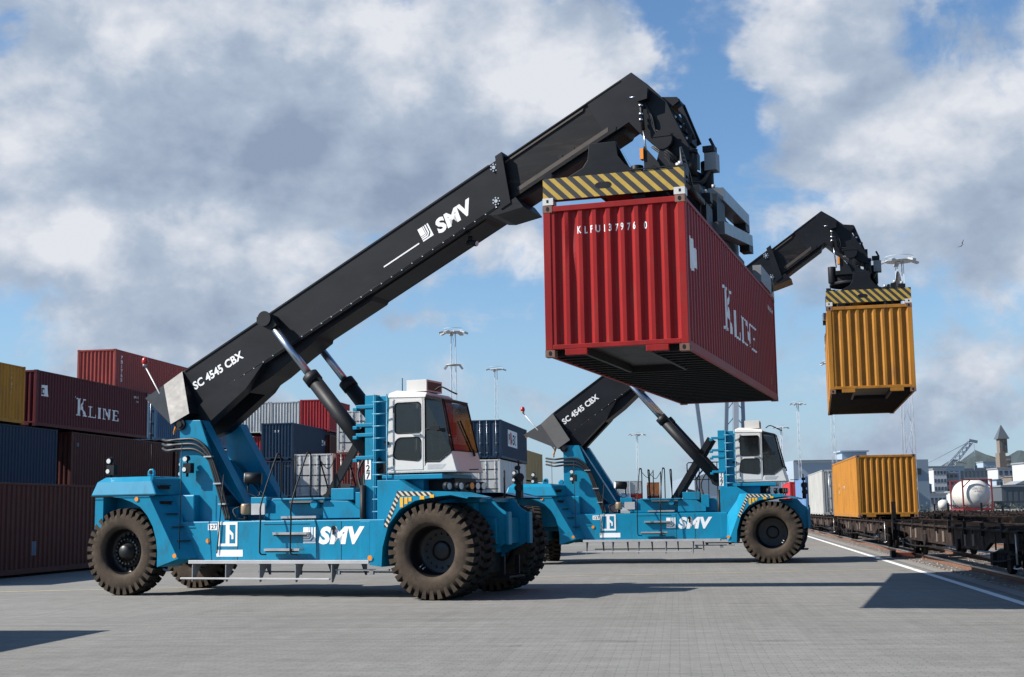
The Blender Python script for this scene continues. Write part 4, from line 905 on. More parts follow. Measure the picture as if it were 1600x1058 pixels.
    rt.prism([(PX - .34, PZ - .66), (PX - .16, PZ - .52), (PX - .07, PZ - .15), (PX + .10, PZ - .10), (PX + .16, PZ - .48), (PX + .46, PZ - .66)], -.60, -.50); rt.prism([(PX - .34, PZ - .66), (PX - .16, PZ - .52), (PX - .07, PZ - .15), (PX + .10, PZ - .10), (PX + .16, PZ - .48), (PX + .46, PZ - .66)], .50, .60)
    rt.box(PX - .5, PX + .45, -.66, .66, PZ - .74, PZ - .60)
    rt.cyl((PX, 0, PZ - .95), (PX, 0, PZ - .62), .62, 32); rt.cyl((PX, 0, PZ - 1.02), (PX, 0, PZ - .93), .72, 32)
    rt.cyl((PX - .62, -.35, PZ - .95), (PX - .62, -.35, PZ - .42), .13, 14); rt.cyl((PX + .70, .2, PZ - .95), (PX + .70, .2, PZ - .35), .13, 14)
    rt.build('rotator', black, T, bevel=.01)
    rm = MB(); rm.box(PX + .70, PX + .94, -.02, .30, PZ - .58, PZ - .22, 0); rm.box(PX + .66, PX + .90, .02, .28, PZ - .18, PZ - .06, 1); rm.cyl((PX + .5, -.3, PZ - .75), (PX + .5, -.3, PZ - .25), .12, 12, 1); rm.cyl((PX + .5, -.3, PZ - .28), (PX + .5, -.3, PZ - .20), .14, 12, 1)
    rm.cyl((PX + .88, .1, PZ - .08), (PX + .80, .1, PZ + .10), .03, 8, 1); rm.build('rotator_motor', [mat('motor_grey', (.20, .21, .22), .5), dark], T)
    al = MB(); al.prism([(PX - .36, PZ - .74), (PX - .36, PZ - .12), (PX - .06, PZ - .50), (PX + .04, PZ - .74)], -.74, -.66, m=1); al.box(PX - .43, PX - .36, -.78, -.62, PZ - .40, PZ - .18, 0); al.build('side_lamp', [amber, dark], T)
    sp = empty('spreader', (0, 0, 0)); sp.parent = T; sp.matrix_local = Mw
    zc = zt_ - sc.z
    fr = MB()
    fr.box(-.95, .95, -2.0, 2.0, .34, .62); fr.box(-.85, -.60, -3.6, 3.6, .10, .55); fr.box(.60, .85, -3.6, 3.6, .10, .55); fr.box(-.7, .7, -.9, .9, .6, 1.0)
    for yy in (-1.9, -.6, .6, 1.9): fr.box(-.6, .6, yy - .08, yy + .08, .12, .5)
    fr.prism([(-1.9, .62), (-.8, 1.25), (.8, 1.25), (1.9, .62)], -.82, -.74, plane='yz'); fr.prism([(-1.9, .62), (-.8, 1.25), (.8, 1.25), (1.9, .62)], .74, .82, plane='yz')
    fr.build('spreader_frame', black, sp, bevel=.01)
    for sy in (-1, 1):
        e = MB(); ye = sy * 6.08
        e.box(-1.22, 1.22, ye, ye - sy * .012, .10, .475, 0); e.box(-1.215, 1.215, ye - sy * .012, ye - sy * .18, .102, .473, 1); e.build('end_beam', [hazy, dark], sp)
        hl = MB(); yy = ye + sy * .003
        hp_ = [(-.22 + .085 * math.cos(a), .285 + .055 * math.sin(a)) for a in [R(90 + 22.5 * k) for k in range(9)]] + [(-.10 + .085 * math.cos(a), .285 + .055 * math.sin(a)) for a in [R(-90 + 22.5 * k) for k in range(9)]]
        hl.poly([(x, yy, z) for x, z in hp_]); hl.build('beam_hole', dark, sp)
        g = MB()
        # flared gusset standing on the end beam and the telescopic arm behind it
        gp_ = [(-.80, .475), (.42, .475), (.22, .62), (.10, .78), (.07, 1.03), (-.40, 1.03), (-.43, .75), (-.52, .62)]
        g.prism(gp_, ye - sy * .03, ye - sy * .10)
        g.loft([[(-.40, ye - sy * .10, .50), (.07, ye - sy * .10, .50), (.07, ye - sy * .10, 1.02), (-.40, ye - sy * .10, 1.02)], [(-.40, ye - sy * 2.4, .16), (.07, ye - sy * 2.4, .16), (.07, ye - sy * 2.4, .58), (-.40, ye - sy * 2.4, .58)]])
        g.poly([(.36, ye - sy * .10, .48), (.09, ye - sy * .1, 1.02), (.10, ye - sy * 2.2, .60), (.5, ye - sy * 1.6, .48)])
        g.box(-.42, .10, ye - sy * 2.3, sy * 2.0, .18, .56)
        g.build('telescopic_arm', black, sp, bevel=.008)
        if sy > 0:
            sv = MB(); sv.box(1.02, 1.215, 3.7, 5.6, .06, .46, 0); sv.box(1.04, 1.20, 5.6, 5.85, .10, .40, 1); sv.build('side_cover', [mat('motor_grey', (.20, .21, .22), .5), dark], sp)
        for sx in (-1, 1):
            k = MB(); k.box(sx * 1.225, sx * 1.04, ye + sy * .015, ye - sy * .20, .015, .135, 0); k.box(sx * 1.14 - .018, sx * 1.14 + .018, ye + sy * .018, ye + sy * .01, .055, .105, 1); k.cyl((sx * 1.135, sy * 5.985, -.02), (sx * 1.135, sy * 5.985, .02), .05, 8, 1)
            k.build('twistlock_box', [white, dark], sp)
        tw = MB(); tw.box(-1.20, -1.06, ye, ye - sy * .12, .475, .56); tw.build('guide_horn', dark, sp); tw = MB(); tw.bar((1.0, ye + sy * .01, .50), (.3, ye + sy * .01, .50), .02, .02); tw.build('grab_bar', dark, sp)
    for sx in (-1, 1):
        for (p0, p1, w_, h_) in (((sx * 1.0, -1.35, 1.06), (sx * 1.02, 2.3, 1.24), .30, .26), ((sx * 1.16, -2.2, .20), (sx * 1.18, 1.75, .66), .24, .24)):
            av = MB(); av.bar(p0, p1, w_, h_, 0); e0 = Vector(p1); av.bar(e0 + Vector((0, -.5, -.20)), e0 + Vector((0, .12, -.16)), w_ * .9, .22, 1); av.build('folded_leg', [mat('leg_grey', (.10, .108, .115), .33, var=.1, dirt=(.05, .05, .05), dirtamt=.25, spec=.9), dark], sp)
    md = MB(); md.box(.75, 1.02, -3.4, -2.4, .25, .80, 0); md.box(.75, 1.1, -1.9, -.9, .25, .95, 0); md.cyl((.9, -2.4, .7), (.9, -1.9, .7), .13, 12, 0); md.cyl((1.0, -.4, .62), (1.0, .5, .62), .10, 12, 0); md.box(.8, 1.1, -3.2, -2.5, .12, .5, 0)
    md.cyl((-.9, -2.4, .75), (-.9, -1.3, .75), .10, 12, 0); md.box(-1.15, -.8, -2.0, -1.2, .3, .9, 0); md.box(.95, 1.12, -1.0, -.75, .95, 1.1, 1); md.box(-1.2, -1.05, -1.5, -1.3, .7, .95, 1)
    for k in range(4): md.tube(bez([(.3 + .15 * k, -1.5, .9), (.5 + .12 * k, -2.1, 1.1 - .05 * k), (.7, -2.6, .8), (.6, -3.0, .55)], 5), .022, 6, 0)
    md.build('hydraulic_pack', [dark, steel], sp)
    for (p0, p1, r_) in (((.62, -5.6, .62), (.66, -3.2, .72), .05), ((1.05, -4.9, .42), (1.05, -3.4, .46), .07), ((.30, -4.8, .70), (.32, -2.0, .80), .045), ((-.7, -4.2, .6), (-.7, -2.2, .66), .05)):
        b = MB(); b.cyl(p0, p1, r_, 10, 0); b.cyl(p1, (p1[0], p1[1] + .5, p1[2] + .02), r_ * .5, 8, 1); b.build('leg_cylinder', [dark, chrome], sp)
    for k in range(5):
        b = MB(); b.tube(bez([(.85 + .05 * k, -5.2, .55), (.95, -4.4 - .1 * k, .95 + .05 * k), (.90, -3.4, .70), (.75, -2.4, 1.0), (.5, -1.4, .95)], 6), .020, 5); b.build('spreader_hose', hose, sp)
    for k, (x_, y_, z_, a_) in enumerate(((1.02, -5.2, .62, .10), (.86, -4.5, .74, .12), (1.08, -3.0, .62, .09), (.95, -1.2, 1.12, .10), (.6, -3.9, .72, .11))):
        b = MB(); b.box(x_ - a_, x_ + a_, y_ - a_ * 1.4, y_ + a_ * 1.4, z_ - a_, z_ + a_ * .8); b.cyl((x_, y_ - a_, z_ + a_ * .8), (x_, y_ - a_, z_ + a_ * 1.5), a_ * .4, 8, 1); b.build('junction_box', [dark, galv], sp)
    return T

def cframe(o, a, t, rl, L, H):
    """centre-bottom, heading and tilt of a container whose near-left-bottom corner is o"""
    u = Vector((math.cos(a), math.sin(a), 0)); v = Vector((-math.sin(a) * math.cos(t), math.cos(a) * math.cos(t), math.sin(t)))
    return Vector(o) + u * (CW / 2) + v * (L / 2)
cR = cframe((.562, 22.309, 4.265), -.31, .005, 0, 12.192, 2.591)
cY = cframe((9.363, 39.299, 5.012), -.224, .014, 0, 12.192, 2.591)
up = Vector((0, 0, 2.591))
stacker('reach_stacker', O1, TH1, R(27.45), 12.25, 0.0, 'nearer blue reach stacker holding the red container up high', (cR + up, -.31, cR.z + 2.591, .005))
stacker('reach_stacker', O2, TH2, R(35.0), 11.05, .36, 'farther blue reach stacker holding the orange container up high', (cY + up, -.224, cY.z + 2.591, .014), steer=R(-72))

redc = cmat('red', (.245, .011, .011), .20, .5); ochre = cmat('orange', (.35, .150, .022), .30, .55)
castr = cmat('worn_casting', (.22, .13, .10), .5, .7)
fpatch = [(0, 0), (.30, -.1), (.34, .9), (.05, .95)]
container('shipping_container', cR, -.31, 12.192, 2.591, redc, 'red ribbed forty foot container hanging from the nearer reach stacker', tilt=.005, castm=castr, dent=True,
          marks=[('kline', 1, 3.82, .83, .86, faded), ('poly', 1, .27, 1.42, 1, faded, [(0, 0), (.40, .0), (.46, .10), (.74, .06), (.74, .40), (.40, .46), (.36, .55), (.0, .56)]), ('end', 1, .46, 2.08, .17, letter, 'KLFU137976 0', 1.95),
                 ('text', 1, 11.0, .35, .35, yell, 'i', .01), ('text', 1, 10.8, 2.15, .16, faded, 'KLFU 137976', 0)])
container('shipping_container', cY, -.224, 12.192, 2.591, ochre, 'orange ribbed container hanging from the farther reach stacker', tilt=.014, castm=castr)

# ------------------------------------------------------------------ the yard: painted line, tracks and stacks share one heading
YA = -.151; YO = Vector((5.165, 0, 0)); YU = Vector((math.cos(YA), math.sin(YA), 0)); YV = Vector((-math.sin(YA), math.cos(YA), 0))
def Y(u, v, z=0): return YO + YU * u + YV * v + Vector((0, 0, z))
def ysheet(name, rng, z, m, parent=None):
    b = MB(); u0, u1, v0, v1 = rng; b.poly([Y(u0, v0, z), Y(u1, v0, z), Y(u1, v1, z), Y(u0, v1, z)]); return b.build(name, m, parent)
# ground
def ground_mat():
    m = bpy.data.materials.new('block_paving'); m.use_nodes = True; t = m.node_tree; n = t.nodes; l = t.links; b = n['Principled BSDF']; b.inputs['Roughness'].default_value = .88; b.inputs['Specular IOR Level'].default_value = .25
    tcn = n.new('ShaderNodeTexCoord'); mp = n.new('ShaderNodeMapping'); mp.inputs['Rotation'].default_value = (0, 0, .12); l.new(tcn.outputs['Object'], mp.inputs[0])
    br = n.new('ShaderNodeTexBrick'); br.inputs['Scale'].default_value = 1; br.inputs['Brick Width'].default_value = .225; br.inputs['Row Height'].default_value = .1125; br.inputs['Mortar Size'].default_value = .010; br.inputs['Mortar Smooth'].default_value = .6; br.inputs['Bias'].default_value = -.1
    br.inputs['Color1'].default_value = (.196, .189, .171, 1); br.inputs['Color2'].default_value = (.209, .202, .185, 1); br.inputs['Mortar'].default_value = (.162, .158, .147, 1)
    wv = n.new('ShaderNodeTexNoise'); wv.inputs['Scale'].default_value = 4; l.new(mp.outputs[0], wv.inputs[0])
    ad = n.new('ShaderNodeVectorMath'); ad.operation = 'MULTIPLY_ADD'; ad.inputs[1].default_value = (.03, .03, 0); l.new(wv.outputs['Color'], ad.inputs[0]); l.new(mp.outputs[0], ad.inputs[2]); l.new(ad.outputs[0], br.inputs[0])
    def nz(sc, lo, hi, a, c, stretch=(1, 1, 1), det=6):
        m2 = n.new('ShaderNodeMapping'); m2.inputs['Scale'].default_value = stretch; l.new(mp.outputs[0], m2.inputs[0])
        q = n.new('ShaderNodeTexNoise'); q.inputs['Scale'].default_value = sc; q.inputs['Detail'].default_value = det; q.inputs['Roughness'].default_value = .62; l.new(m2.outputs[0], q.inputs[0])
        r = n.new('ShaderNodeMapRange'); r.inputs['From Min'].default_value = lo; r.inputs['From Max'].default_value = hi; r.inputs['To Min'].default_value = a; r.inputs['To Max'].default_value = c; l.new(q.outputs[0], r.inputs[0]); return r.outputs[0]
    prev = br.outputs[0]
    for o in (nz(.10, .3, .7, .86, 1.10), nz(.55, .3, .7, .93, 1.07, (1, 5, 1)), nz(3.5, .3, .7, .90, 1.10), nz(26, .25, .75, .82, 1.16), nz(.35, .62, .70, 1.0, .76, (1, 2.5, 1), 8), nz(1.1, .67, .71, 1.0, .62, (1, 1.6, 1)), nz(.9, .35, .65, .89, 1.06, (.12, 4, 1), 5), nz(.9, .35, .65, .95, 1.04, (5, .15, 1), 5), nz(7, .68, .72, 1.0, .7)):
        x = n.new('ShaderNodeMix'); x.data_type = 'RGBA'; x.blend_type = 'MULTIPLY'; x.inputs[0].default_value = 1; l.new(prev, x.inputs[6]); l.new(o, x.inputs[7]); prev = x.outputs[2]
    l.new(prev, b.inputs['Base Color'])
    bp_ = n.new('ShaderNodeBump'); bp_.inputs['Strength'].default_value = .45; bp_.inputs['Distance'].default_value = .005; bp_.invert = True; l.new(br.outputs['Fac'], bp_.inputs['Height'])
    b2 = n.new('ShaderNodeBump'); b2.inputs['Strength'].default_value = .35; b2.inputs['Distance'].default_value = .004; n3 = n.new('ShaderNodeTexNoise'); n3.inputs['Scale'].default_value = 60; n3.inputs['Detail'].default_value = 3; l.new(tcn.outputs['Object'], n3.inputs[0]); l.new(n3.outputs[0], b2.inputs['Height']); l.new(bp_.outputs[0], b2.inputs['Normal']); l.new(b2.outputs[0], b.inputs['Normal'])
    return m
g = MB(); g.poly([(-4000, -60, 0), (4000, -60, 0), (4000, 6000, 0), (-4000, 6000, 0)]); tag(g.build('ground', ground_mat()), kind='structure')
gravel = mat('ballast', (.21, .17, .145), .95, var=.45, vscale=9, dirt=(.085, .06, .045), dirtamt=.5, dscale=2.5, bump=1.0, bscale=14)
tag(ysheet('railway_bed', (.62, 24, -8, 420), .008, gravel), kind='structure')
tag(ysheet('kerb', (.30, .62, -8, 420), .012, mat('kerb_concrete', (.215, .205, .19), .85, var=.12, dirt=(.2, .18, .16), dirtamt=.3)), kind='structure')
linem = mat('road_paint', (.72, .72, .70), .7, var=.08, dirt=(.35, .34, .33), dirtamt=.35, dscale=4)
tag(ysheet('painted_line', (-.08, .10, -8, 400), .004, linem), kind='structure')
ylm = mat('yellow_road_paint', (.50, .38, .16), .8, var=.1, dirt=(.3, .29, .26), dirtamt=.7, dscale=5)
b = MB(); b.poly([(-12.4, 31.9, .004), (-7.1, 32.8, .004), (-7.1, 32.93, .004), (-12.4, 32.1, .004)]); b.poly([(-2.2, 35.0, .004), (14, 37.2, .004), (14, 37.32, .004), (-2.2, 35.12, .004)]); tag(b.build('yellow_line', ylm), kind='structure')
# loose ballast stones beside the near rail
st = MB(); rnd = random.Random(3)
for k in range(2600):
    v = 18 + (rnd.random() ** 1.7) * 75; u = rnd.uniform(.7, 3.9); s = rnd.uniform(.015, .045); c = Y(u, v, .01 + s * .4)
    pts = [(c.x + s * rnd.uniform(.6, 1.2) * a, c.y + s * rnd.uniform(.6, 1.2) * bq, c.z + s * rnd.uniform(.5, .9) * cc) for a, bq, cc in ((1, 0, 0), (0, 1, 0), (-1, 0, 0), (0, -1, 0), (0, 0, 1), (0, 0, -1))]
    i = [st.pt(p) for p in pts]
    for q in ((0, 1, 4), (1, 2, 4), (2, 3, 4), (3, 0, 4), (1, 0, 5), (2, 1, 5), (3, 2, 5), (0, 3, 5)): st.face([i[x] for x in q], 0 if k % 3 else 1)
tag(st.build('ballast_stones', [mat('stone_grey', (.30, .27, .25), .9, var=.3), mat('stone_brown', (.20, .14, .11), .9, var=.3)]), kind='stuff', label='loose grey and brown ballast stones beside the near rail', cat='gravel')
railm = mat('rail_rust', (.16, .075, .045), .75, var=.25, vscale=5); railt = mat('rail_top', (.42, .40, .38), .3, metal=.8)
TR = [2.0, 6.7, 11.4, 16.15]
for uc in TR:
    for sgn in (-1, 1):
        b = MB(); uu = uc + sgn * .755
        for (a, c, z0, z1, m_) in ((-.065, .065, .03, .045, 0), (-.009, .009, .045, .13, 0), (-.034, .034, .13, .165, 1)):
            P = [Y(uu + a, -6, z0), Y(uu + c, -6, z0), Y(uu + c, 300, z0), Y(uu + a, 300, z0)]; Q = [p + Vector((0, 0, z1 - z0)) for p in P]; b.loft([P, Q], m_)
        tag(b.build('rail', [railm, railt]), kind='structure')
sl = MB(); sleeper = mat('sleeper_concrete', (.20, .18, .16), .9, var=.3)
for uc in TR:
    v = 10
    while v < (130 if uc < 3 else 200):
        P = [Y(uc - 1.25, v, .0), Y(uc + 1.25, v, .0), Y(uc + 1.25, v + .24, .0), Y(uc - 1.25, v + .24, .0)]; sl.loft([P, [p + Vector((0, 0, .035)) for p in P]]); v += .65
tag(sl.build('sleepers', sleeper), kind='structure')
# small red rail block lying on the near rail
b = MB(); b.box(-.35, .35, -.09, .09, 0, .16); b.box(-.5, -.35, -.13, .13, 0, .22, 1); b.box(.35, .5, -.13, .13, 0, .22, 1); o = b.build('rail_stop', [mat('stop_red', (.22, .07, .05), .7), dark], bevel=.02); o.location = Y(.95, 45.5, .02); o.rotation_euler = (0, 0, YA + .1); tag(o, 'low red and black block on the ballast beside the near rail', 'rail stop')

# ------------------------------------------------------------------ rail wagons
wrust = mat('wagon_brown', (.020, .013, .011), .8, var=.5, vscale=3, dirt=(.10, .065, .045), dirtamt=.5, dscale=5, spec=.15)
wdark = mat('wagon_dark', (.013, .011, .011), .75, var=.3, dirt=(.05, .034, .028), dirtamt=.35, dscale=4, spec=.15)
wlight = mat('wagon_plate', (.12, .09, .07), .8, var=.2)
def wagon(loc, L, label, stanch=True):
    T = empty('flat_wagon', loc, YA, label=label, cat='rail wagon', group='flat wagons on the sidings'); l = L / 2
    f = MB()
    for sx in (-1, 1):
        f.prism([(-l, 1.16), (l, 1.16), (l, .92), (l - 3.2, .86), (l - 4.0, .66), (-l + 4.0, .66), (-l + 3.2, .86), (-l, .92)], sx * 1.22, sx * 1.13, plane='yz')
        f.box(sx * 1.30, sx * 1.12, -l, l, 1.12, 1.165)
    n = int(L / 1.3)
    for i in range(n + 1): y = -l + i * L / n; f.box(-1.2, 1.2, y - .05, y + .05, .95, 1.15)
    f.box(-.25, .25, -l, l, .8, 1.1); f.box(-1.3, 1.3, -l, -l + .14, .78, 1.17); f.box(-1.3, 1.3, l - .14, l, .78, 1.17)
    ribs = f
    for sx in (-1, 1):
        for i in range(n + 1): y = -l + i * L / n; ribs.box(sx * 1.235, sx * 1.21, y - .04, y + .04, .72, 1.12)
        for y in (-l + 5, l - 5.4, -.6): ribs.box(sx * 1.245, sx * 1.21, y, y + .28, .74, 1.02, 1); ribs.box(sx * 1.245, sx * 1.21, y + 1.1, y + 1.3, .72, 1.04, 1)
    f.build('underframe', [wrust, wlight], T)
    for y in (-l + .9, -l + 3.0, -l + 7.1, l - 7.1, l - 3, l - .9):
        for sx in (-1, 1): MB().box(sx * 1.32, sx * 1.16, y - .12, y + .12, 1.165, 1.225).build('container_spigot', wrust, T)
    for y in (-l + 2.6, l - 2.6):
        bg_ = MB()
        for sx in (-1, 1):
            bg_.prism([(y - 1.35, .62), (y - .5, .72), (y + .5, .72), (y + 1.35, .62), (y + 1.2, .40), (y + .5, .34), (y - .5, .34), (y - 1.2, .40)], sx * 1.06, sx * .98, plane='yz')
            for dy in (-.9, .9): bg_.box(sx * 1.16, sx * 1.06, y + dy - .15, y + dy + .15, .36, .64)
            for dy in (-.25, 0, .25): bg_.cyl((sx * 1.08, y + dy, .36), (sx * 1.08, y + dy, .66), .08, 8)
        bg_.box(-1, 1, y - .25, y + .25, .5, .9); bo = bg_.build('bogie', wdark, T)
        for dy in (-.9, .9):
            w = MB()
            for sx in (-1, 1): w.lathe([(.10, sx * .68), (.40, sx * .69), (.46, sx * .68), (.46, sx * .80), (.43, sx * .81), (.37, sx * .80), (.30, sx * .76), (.12, sx * .80), (.001, sx * .84)], (0, y + dy, .165 + .46), 'x', 24)
            w.cyl((-.75, y + dy, .625), (.75, y + dy, .625), .08, 10); w.build('wheelset', wdark, bo)
    for sy in (-1, 1):
        for sx in (-1, 1):
            bf = MB(); bf.cyl((sx * .875, sy * l, .98), (sx * .875, sy * (l + .45), .98), .10, 12); bf.cyl((sx * .875, sy * (l + .45), .98), (sx * .875, sy * (l + .52), .98), .22, 16); bf.build('buffer', wdark, T)
        cp = MB(); cp.bar((0, sy * l, .95), (0, sy * (l + .55), .85), .09, .12); cp.tube(bez([(.3, sy * l, .9), (.32, sy * (l + .3), .55), (.3, sy * (l + .6), .6)], 5), .03, 6); cp.build('coupling', wdark, T)
    br_ = MB(); br_.cyl((-.6, -.5, .7), (-.6, .6, .7), .17, 12); br_.box(.3, .8, -1.6, -.9, .5, .85); br_.box(-1.15, -.9, 1.4, 2.2, .55, .9); br_.cyl((-1.22, 2.6, .72), (-1.3, 2.6, .72), .17, 14); br_.cyl((-1.22, -2.8, .72), (-1.3, -2.8, .72), .15, 14); br_.build('brake_gear', wdark, T)
    for sx in (-1, 1):
        for k in range(int(L / 2.2)):
            y = -l + 1.6 + k * 2.2; b = MB(); b.box(sx * 1.31, sx * 1.24, y - .05, y + .05, 1.0, 1.30); b.build('side_stake', wdark, T)
    b = MB(); b.box(-1.30, -1.16, l - .30, l - .16, .55, 1.85); b.box(-1.28, -1.2, l - .6, l - .3, .9, 1.0); b.build('end_post', wdark, T)
    b = MB(); b.tube(bez([(-1.24, -l + .8, .6), (-1.26, -l + 2.5, .48), (-1.25, -l + 5, .52), (-1.26, 0, .58), (-1.25, l - 4, .5), (-1.22, l - 1, .7)], 6), .022, 5); b.build('brake_pipe', wdark, T)
    hr = MB()
    for sx in (-1, 1): hr.tube([(sx * 1.28, -l + .3, .5), (sx * 1.28, -l + .3, 1.12)], .018, 6); hr.tube([(sx * 1.25, -l + .7, .45), (sx * 1.3, -l + .5, .42), (sx * 1.3, -l + .2, .42), (sx * 1.25, -l + .1, .45)], .016, 6)
    hr.build('shunter_step', steel, T)
    return T
SP1 = 19.6; c0 = 31.2
wl = ['nearest flat wagon, empty and dark in shadow at the right edge', 'flat wagon on the near track carrying the orange container', 'flat wagon on the near track carrying the grey container', 'flat wagon on the near track carrying the pale blue container', 'farthest flat wagon on the near track carrying the red container']
vs_ = [37.0, 58.6, 80.4, 101.6, 121.5]
for v, lb in zip(vs_, wl): wagon(Y(TR[0], v, 0), 19.8, lb)
ws = [w for w in COL.objects if w.name.startswith('flat_wagon')]
w0 = ws[0]; pool = list(COL.objects)
extra = [(TR[0], 16.0, 'empty flat wagon running out past the right edge of view'), (TR[1], 70, 'empty brown flat wagon on the second track, nearer one'), (TR[1], 92, 'empty brown flat wagon on the second track, middle one'), (TR[1], 114, 'empty brown flat wagon on the second track, farther one'),
         (TR[2], 84, 'empty brown flat wagon on the third track, nearer one'), (TR[2], 106, 'empty brown flat wagon on the third track, farther one'), (TR[3], 98, 'empty flat wagon on the fourth track short of the tank container'), (TR[3], 121, 'flat wagon on the fourth track carrying the white tank container')]
for u, v, lb in extra:
    c = copy_tree(w0, pool); c.location = Y(u, v, 0); c['label'] = lb
ZD = 1.235
grey = cmat('grey', (.34, .34, .325), .22); blueM = cmat('mid_blue', (.11, .20, .36), .15); redR = cmat('bright_red', (.42, .03, .035), .12)
navy = cmat('navy', (.010, .030, .062), .15); brown = cmat('brown', (.062, .016, .013), .22); maroon = cmat('maroon', (.085, .010, .014), .15); ylw = cmat('yellow_ochre', (.46, .20, .02), .2); whitec = cmat('reefer_white', (.52, .52, .50), .25); rusty = cmat('rusty_red', (.22, .03, .032), .95); silver = cmat('silver_grey', (.40, .41, .41), .25); tan = cmat('tan', (.36, .25, .10), .15)
def yc(uR, v0, z, L, m, label, H=2.591, **k):
    c = Y(uR - CW / 2, v0 + L / 2, z); return container('shipping_container', c, YA, L, H, m, label, **k)
tgrp = None
yc(.64 + CW, 57.25, ZD, 12.192, ochre, 'orange ribbed container standing on a flat wagon', H=2.62, castm=castr, marks=[('text', -1, 3.1, 1.05, .8, tan, 'S', .02), ('text', -1, 5.2, 1.3, .18, MATS['paint_grey'], 'CONTAINERS', 0)])
o_ = MB(); o_.poly([(0, 0, 0), (.30, 0, 0), (.32, 0, .75), (.02, 0, .78)])
yc(.76 + CW, 78.0, ZD, 12.192, grey, 'plain grey container on the wagon behind the orange one', doors_front=True)
yc(.80 + CW, 94.2, ZD, 12.192, blueM, 'pale blue container on the wagon behind the grey one', doors_front=True)
yc(.70 + CW, 112.5, ZD, 12.192, redR, 'red container on the farthest wagon behind the pale blue one', doors_front=True, detail=False)

# left block
yc(-25.6, 31.2, 0.06, 12.192, brown, 'dark brown ground row container at the left edge of the photo', H=2.72, marks=[('poly', 1, 5.9, .55, 1, cmat('sticker_blue', (.10, .14, .20), .2), [(0, 0), (.26, 0), (.26, .42), (0, .42)])])
yc(-25.6 , 43.6, 0.06, 12.192, brown, 'brown ground row container half hidden by the rear wheel', H=2.66)
for k, (v, mm, lb) in enumerate(((45.9, navy, 'lowest container under the navy one on the left'), (58.95, brown, 'lowest container under the brown one on the left'), (71.4, navy, 'lowest container of the left block behind the counterweight'))):
    yc(-36, v, .05, 12.192, mm, lb, H=2.9, detail=False)
yc(-36, 46.4, 2.98, 12.192, navy, 'navy ribbed container under the yellow one at the left edge', H=2.89)
yc(-36, 60.0, 2.98, 12.192, brown, 'dark brown container directly under the lettered maroon one', H=2.89, marks=[('poly', 1, .5, 2.2, 1, cmat('sticker_blue', (.10, .14, .20), .2), [(0, 0), (.25, 0), (.25, .18), (0, .18)])])
yc(-36, 72.6, 2.98, 12.192, brown, 'brown second tier container behind the boom tail', H=2.89)
yc(-36, 43.25, 5.95, 12.192, ylw, 'mustard yellow container at the top left edge', marks=[('vtext', 1, 10.9, 2.1, .16, faded, 'TRLU427')])
yc(-36, 56.48, 5.95, 12.192, maroon, 'maroon container with K LINE lettering in the left stack', marks=[('kline', 1, 3.85, .74, .86, faded), ('poly', 1, .35, 1.42, 1, faded, [(0, 0), (.72, .0), (.60, .52), (.0, .50)]), ('text', 1, .42, 1.5, .4, maroon, 'D', .02), ('text', 1, 10.3, 2.12, .16, faded, 'KLFU 137', .002), ('text', 1, 10.6, 1.90, .13, faded, '45 G1', .002)])
yc(-36, 69.9, 5.95, 12.192, cmat('deep_blue', (.03, .09, .17), .2), 'deep blue third tier container behind the boom tail', doors_front=True)
for z, mm, lb in ((.05, navy, 'hidden lowest container under the topmost left container'), (3.05, brown, 'second container under the topmost left container'), (6.05, brown, 'third container under the topmost left container')): yc(-40.5, 74.1, z, 12.192, mm, lb, H=2.9, detail=False)
yc(-40.5, 74.1, 9.15, 12.192, cmat('topred', (.30, .055, .045), .25), 'topmost red brown container standing alone on the left stack', marks=[('vtext', 1, .70, 2.05, .30, faded, '781765')])
yc(-17.41, 5.74, 0, 12.192, brown, 'brown container just beyond the left edge whose corner shades the foreground', detail=False)
# centre block, seen under the boom
yc(-40.75, 102.7, 8.2, 6.058, silver, 'leftmost silver ribbed container at the top behind the tower', H=2.6, marks=[])
yc(-38.25, 102.7, 8.2, 6.058, silver, 'silver ribbed container at the top beside the red one', H=2.6)
yc(-35.75, 102.7, 8.3, 6.058, cmat('crimson', (.30, .025, .03), .15), 'crimson ribbed container at the top right of the two silver ones', H=2.6)
for k, (uR, mm) in enumerate(((-40.75, cmat('crimson2', (.28, .022, .028), .25)), (-38.25, cmat('crimson3', (.34, .025, .028), .2)), (-35.75, brown))):
    yc(uR, 102.9, 5.45, 6.058, mm, ('crimson container under the leftmost silver one', 'bright crimson container under the second silver one', 'brown container under the top crimson one')[k], detail=False)
    yc(uR, 102.9, 2.75, 6.058, brown, ('brown container two below the leftmost silver one', 'brown container two below the second silver one', 'brown container two below the top crimson one')[k], detail=False)
    yc(uR, 102.9, .05, 6.058, brown, ('ground level container under the leftmost silver stack', 'ground level container under the second silver stack', 'ground level container under the crimson stack')[k], detail=False)
yc(-36.1, 94.5, 5.75, 12.192, navy, 'navy container with white labels above the white reefer', H=2.75, marks=[('end', 1, .85, 2.05, .26, letter, 'H  H', 1.2), ('text', 1, 7.2, 1.4, .6, faded, 'ZIM', .01)])
yc(-36.1, 94.5, 2.95, 12.192, navy, 'navy container left of the white reefer doors', H=2.75); yc(-36.1, 94.5, .1, 12.192, navy, 'ground level navy container behind the white reefer', H=2.8, detail=False)
yc(-28.6, 79.3, 2.85, 12.192, whitec, 'white reefer with door bars under the navy container', doors_front=True, reefer=True)
yc(-28.6, 79.3, .1, 12.192, grey, 'ground level grey container under the white reefer', H=2.7, detail=False)
yc(-25.9, 79.3, 5.47, 12.192, whitec, 'white reefer doors glimpsed behind the lift cylinder', doors_front=True, reefer=True)
